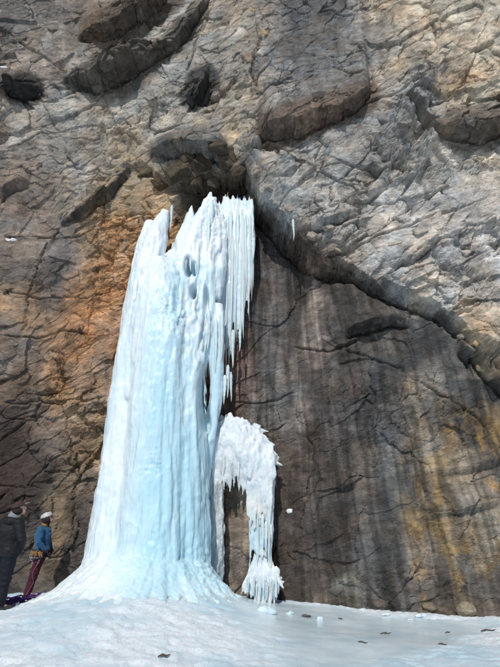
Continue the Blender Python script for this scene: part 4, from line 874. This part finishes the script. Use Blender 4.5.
def person(root_loc, J, label, palette):
    """J: dict of joints relative to the feet centre"""
    root = bpy.data.objects.new('person', None); COL.objects.link(root); root.location = root_loc; tag(root, label, 'person')
    b_ = MB(); f = J['face'].normalized(); hd = J['head']
    _, s_, up, rot = head_parts(b_, hd, f)
    b_.tube([J['neck'], hd - up * .03], [.062, .055], 10); b_.tube([J['hips'], J['waist'], J['chest'], J['neck']], [.14, .12, .15, .07], 14, 1, .8)
    for k in ('l', 'r'):
        b_.tube([J['sh' + k], J['el' + k], J['wr' + k]], [.055, .042, .03], 9); b_.tube([J['hip' + k], J['kn' + k], J['an' + k]], [.09, .06, .042], 10)
        b_.tube([J['an' + k], J['an' + k] + J['toe'] * .16 - V3(0, 0, .05)], [.04, .035], 9); hand(b_, J['wr' + k], J['wr' + k] - J['el' + k], J['side'])
    link('body', fuse(b_, 'body', .011, 3), C_SKIN, root)
    for k in (-1, 1): link('eye', MB().ball(hd + s_ * k * .034 + f * .095 + up * .018, .011).mesh('eye'), C_HELMD, root)
    q = MB(); g_ = J.get('bulk', 1.0)
    q.tube([J['hem'], J['waist'], J['chest'], J['chest'] + (J['neck'] - J['chest']) * .6, J['neck']], [.178 * g_, .16 * g_, .195 * g_, .15 * g_, .085 * g_], 16, 1, .85)
    for k in ('l', 'r'):
        q.ball(J['sh' + k], .085 * g_); mid = J['sh' + k].lerp(J['el' + k], .5); q.tube([J['sh' + k], mid, J['el' + k], J['el' + k].lerp(J['wr' + k], .5), J['wr' + k]], [.085 * g_, .078 * g_, .066 * g_, .058 * g_, .044 * g_], 12)
    def folds(me, amp, sd):
        a = co(me); a = a + nrm(me) * (amp * fbm3(a[:, 0] * 9, a[:, 1] * 9, a[:, 2] * 22, 3, sd))[:, None]; setco(me, a); return me
    link('jacket', folds(fuse(q, 'jacket', .014, 4), .02, 701), palette['jacket'], root)
    q = MB(); q.tube([J['hips'] + V3(0, 0, .08), J['hips'] - V3(0, 0, .06)], [.15 * g_, .155 * g_], 14, 1, .85)
    for k in ('l', 'r'): q.tube([J['hip' + k], J['hip' + k].lerp(J['kn' + k], .5), J['kn' + k], J['kn' + k].lerp(J['an' + k], .5), J['an' + k] - V3(0, 0, .01)], [.115 * g_, .10 * g_, .082 * g_, .075 * g_, .072 * g_], 12)
    link('trousers', folds(fuse(q, 'trousers', .014, 4), .02, 702), palette['trousers'], root)
    for k in ('l', 'r'):
        bt = MB(); an = J['an' + k]; tz = V3(an.x, an.y, .05)
        bt.tube([an + V3(0, 0, .06), an, tz + V3(0, 0, .02)], [.06, .058, .06], 10); bt.tube([tz - J['toe'] * .06, tz + J['toe'] * .08, tz + J['toe'] * .19, tz + J['toe'] * .23], [.05, .052, .045, .03], 10, 1, .9)
        bo = link('boot', fuse(bt, 'boot', .011, 3), palette['boot'], root)
        so = MB(); so.tube([V3(an.x, an.y, .014) - J['toe'] * .09, V3(an.x, an.y, .014) + J['toe'] * .1, V3(an.x, an.y, .014) + J['toe'] * .24], [.045, .05, .035], 10, 1, .35); link('sole', so.mesh('sole'), C_SOLE, bo)
        gl = MB(); hand(gl, J['wr' + k] - (J['wr' + k] - J['el' + k]).normalized() * .02, J['wr' + k] - J['el' + k], J['side']); gm = gl.mesh('glove'); a = co(gm); a = a + nrm(gm) * .006; setco(gm, a); link('glove', gm, palette['glove'], root)
    return root, f, s_, up, rot
# climber in blue, side-on, face lifted to the ice at the right
pw = at(27, 599, 11.35); pw.z = gz(pw.x, pw.y) - .01
lx = .17
JW = dict(head=V3(.215, 0, 1.54), face=V3(.85, .25, .42), neck=V3(.17, 0, 1.40), chest=V3(.155, 0, 1.22), waist=V3(.165, 0, 1.02), hem=V3(.165, 0, .92), hips=V3(.16, 0, .86), side=V3(0, 1, 0), toe=V3(.93, .2, 0),
          hipl=V3(.15, .09, .84), hipr=V3(.17, -.09, .84), knl=V3(.02, .10, .47), knr=V3(.12, -.10, .46), anl=V3(-.06, .11, .09), anr=V3(.02, -.10, .09),
          shl=V3(.17, .17, 1.33), shr=V3(.16, -.18, 1.33), ell=V3(.20, .24, 1.08), elr=V3(.18, -.24, 1.07), wrl=V3(.30, .16, .93), wrr=V3(.31, -.16, .93), bulk=.92)
root, f, s_, up, rot = person(pw, JW, 'climber in blue jacket, wine red trousers and white helmet looking up at the ice', dict(jacket=C_BLUE, trousers=C_WINE, boot=C_BOOT, glove=C_NAVY))
hd = JW['head']
h = MB(); h.ball(hd + up * .045 - f * .01, .123, .92, 1.06, .86, 18, 12, rot); hm = h.mesh('helmet')
bm = bmesh.new(); bm.from_mesh(hm); bmesh.ops.bisect_plane(bm, geom=bm.verts[:] + bm.edges[:] + bm.faces[:], plane_co=hd + up * .035, plane_no=(up + f * .12), clear_inner=True); bmesh.ops.solidify(bm, geom=bm.faces[:], thickness=.012); bm.to_mesh(hm); bm.free()
he = link('helmet', hm, C_HELM, root)
for k in (-1, 0, 1):
    vb = MB(); vb.tube([hd + s_ * k * .05 + up * .135 - f * .08, hd + s_ * k * .055 + up * .155 + f * .0, hd + s_ * k * .05 + up * .135 + f * .07], [.012, .012, .010], 6); link('vent', vb.mesh('vent'), C_HELMD, he)
h = MB(); h.tube([hd + s_ * .09 + up * .03, hd + s_ * .08 - up * .06 + f * .02, hd - up * .105 + f * .05, hd - s_ * .08 - up * .06 + f * .02, hd - s_ * .09 + up * .03], .008, 6); link('chin_strap', h.mesh('chin_strap'), C_HELMD, root)
h = MB(); h.ball(hd - f * .03 + up * .0, .108, .95, .95, 1.05, 14, 10, rot); h.ball(hd - f * .06 - up * .09, .07, 1, .8, 1.2, 10, 8, rot); link('hair', fuse(h, 'hair', .012, 3), C_HAIR, root)
h = MB(); h.tube([JW['neck'] - V3(0, 0, .005), JW['neck'] + V3(.012, 0, .04)], [.088, .08], 14); link('collar', h.mesh('collar'), C_YEL, root)
h = MB()
ring = [V3(.165 + .165 * math.cos(t), .15 * math.sin(t), .93) for t in np.linspace(0, 2 * math.pi, 25)]; h.tube(ring, .02, 8, 1, 1)
for sy in (.1, -.1):
    h.tube([V3(.15 + .11 * math.cos(t), sy + .105 * math.sin(t), .78 + .02 * math.cos(t)) for t in np.linspace(0, 2 * math.pi, 19)], .016, 6)
ha = link('harness', h.mesh('harness'), C_HELMD, root)
for i in range(7):
    x0 = .02 + .035 * i; y0 = -.155 if i % 2 else -.14; g_ = MB(); l2 = .08 + .05 * (i % 3)
    g_.tube([V3(x0, y0, .92), V3(x0 + .02, y0 - .02, .92 - l2 * .6), V3(x0 + .005, y0 - .015, .92 - l2), V3(x0 - .02, y0 - .01, .92 - l2 * .5), V3(x0, y0, .92)], .011, 6)
    q_ = link('quickdraw', g_.mesh('quickdraw'), C_YEL, root)
    c_ = MB(); c_.tube([V3(x0 + .02 * math.cos(t), y0 - .02, .90 - l2 + .032 * math.sin(t)) for t in np.linspace(0, 2 * math.pi, 11)], .005, 5); link('carabiner', c_.mesh('carabiner'), C_METAL, q_)
h = MB(); h.tube([V3(.28, -.1, .9), V3(.2, -.2, .70), V3(.12, -.2, .52), V3(.16, -.19, .34), V3(.05, -.2, .12), V3(-.05, -.25, .02)], .006, 7); tr = link('climbing_rope', h.mesh('climbing_rope'), C_PINK, None, pw); tag(tr, 'thin pink rope hanging from the harness of the climber in blue', 'rope')

# man in black, nearer, cut by the left edge of the picture
pm = at(-4, 613, 9.6); pm.z = gz(pm.x, pm.y) - .01; 
JM = dict(head=V3(.13, .02, 1.63), face=V3(.8, .5, .35), neck=V3(.07, .0, 1.46), chest=V3(.03, 0, 1.27), waist=V3(.04, 0, 1.06), hem=V3(.06, 0, .86), hips=V3(.05, 0, .90), side=V3(.3, -.9, 0), toe=V3(.8, .5, 0),
          hipl=V3(-.03, .08, .9), hipr=V3(.10, -.05, .9), knl=V3(-.05, .12, .5), knr=V3(.09, -.04, .5), anl=V3(-.12, .1, .1), anr=V3(.05, -.05, .1),
          shl=V3(-.12, .10, 1.40), shr=V3(.20, -.09, 1.39), ell=V3(-.22, .10, 1.12), elr=V3(.30, -.12, 1.12), wrl=V3(-.1, .2, .98), wrr=V3(.24, .02, .95), bulk=1.18)
root, f, s_, up, rot = person(pm, JM, 'person in a black hooded jacket and black trousers at the left edge of the picture', dict(jacket=C_BLACK, trousers=C_NAVY, boot=C_HELMD, glove=C_BLACK))
hd = JM['head']
h = MB(); h.ball(hd + up * .035 - f * .01, .116, .95, 1.04, .9, 16, 12, rot); hm = h.mesh('cap')
bm = bmesh.new(); bm.from_mesh(hm); bmesh.ops.bisect_plane(bm, geom=bm.verts[:] + bm.edges[:] + bm.faces[:], plane_co=hd + up * .04, plane_no=up, clear_inner=True); bmesh.ops.solidify(bm, geom=bm.faces[:], thickness=.01); bm.to_mesh(hm); bm.free()
cp = link('cap', hm, C_RED, root); h = MB(); h.ball(hd + f * .13 + up * .055, .07, 1.1, 1, .12, 12, 6, rot); link('visor', h.mesh('visor'), C_GREY, cp)
h = MB(); h.ball(hd - f * .03 - up * .01, .104, .98, .92, .9, 12, 9, rot); link('hair', h.mesh('hair'), C_HAIR, root)
h = MB(); h.tube([JM['neck'] + V3(-.01, -.01, -.01), JM['neck'] + V3(.0, 0, .05), JM['neck'] + V3(.02, 0, .085)], [.11, .112, .10], 14); link('collar', h.mesh('collar'), C_GREY, root)
h = MB(); h.tube([JM['neck'] + V3(-.15, .0, -.02), JM['neck'] + V3(-.10, -.08, -.03), JM['neck'] + V3(0, -.13, -.04), JM['neck'] + V3(.1, -.11, -.03)], [.05, .075, .075, .05], 12); link('hood', fuse(h, 'hood', .014, 4), C_BLACK, root)

# purple ground sheet and rope heap by their feet
rr = random.Random(5)
sh_n = 40; su = np.linspace(-.5, .5, 70); sv = np.linspace(-.5, .5, 30); A, B = np.meshgrid(su, sv)
c0 = at(14, 606, 9.9)
GX_ = c0.x - .75 + A * 1.6 + .1 * fbm(A * 3, B * 3, 2, 801); GY_ = c0.y + .15 + B * .9 + A * .35 + .1 * fbm(A * 3, B * 3 + 5, 2, 802)
GZ_ = np.vectorize(gz)(GX_, GY_) + .035 + .055 * np.abs(fbm(A * 9, B * 5, 4, 803)) * 2
me = smooth(grid_mesh('tarp', np.stack([GX_, GY_, GZ_], -1))); o = link('rope_tarp', me, C_PURP); so = o.modifiers.new('s', 'SOLIDIFY'); so.thickness = .008; tag(o, 'crumpled dark purple rope tarp spread on the snow at the feet of the two people', 'tarp')
b_ = MB(); pts = []
for i in range(260):
    t = i / 260; th = i * .33; px_ = c0.x - .6 + 1.0 * (t - .35) * 1.3 + .22 * math.cos(th) + rr.uniform(-.02, .02); py_ = c0.y + .1 + .25 * t + .16 * math.sin(th) + rr.uniform(-.02, .02); pts.append(V3(px_, py_, gz(px_, py_) + .10 + .03 * math.sin(th * 1.7)))
b_.tube(pts, .008, 6); o = link('climbing_rope', b_.mesh('climbing_rope'), C_ROPE); tag(o, 'purple climbing rope lying in loose coils on the purple tarp', 'rope')
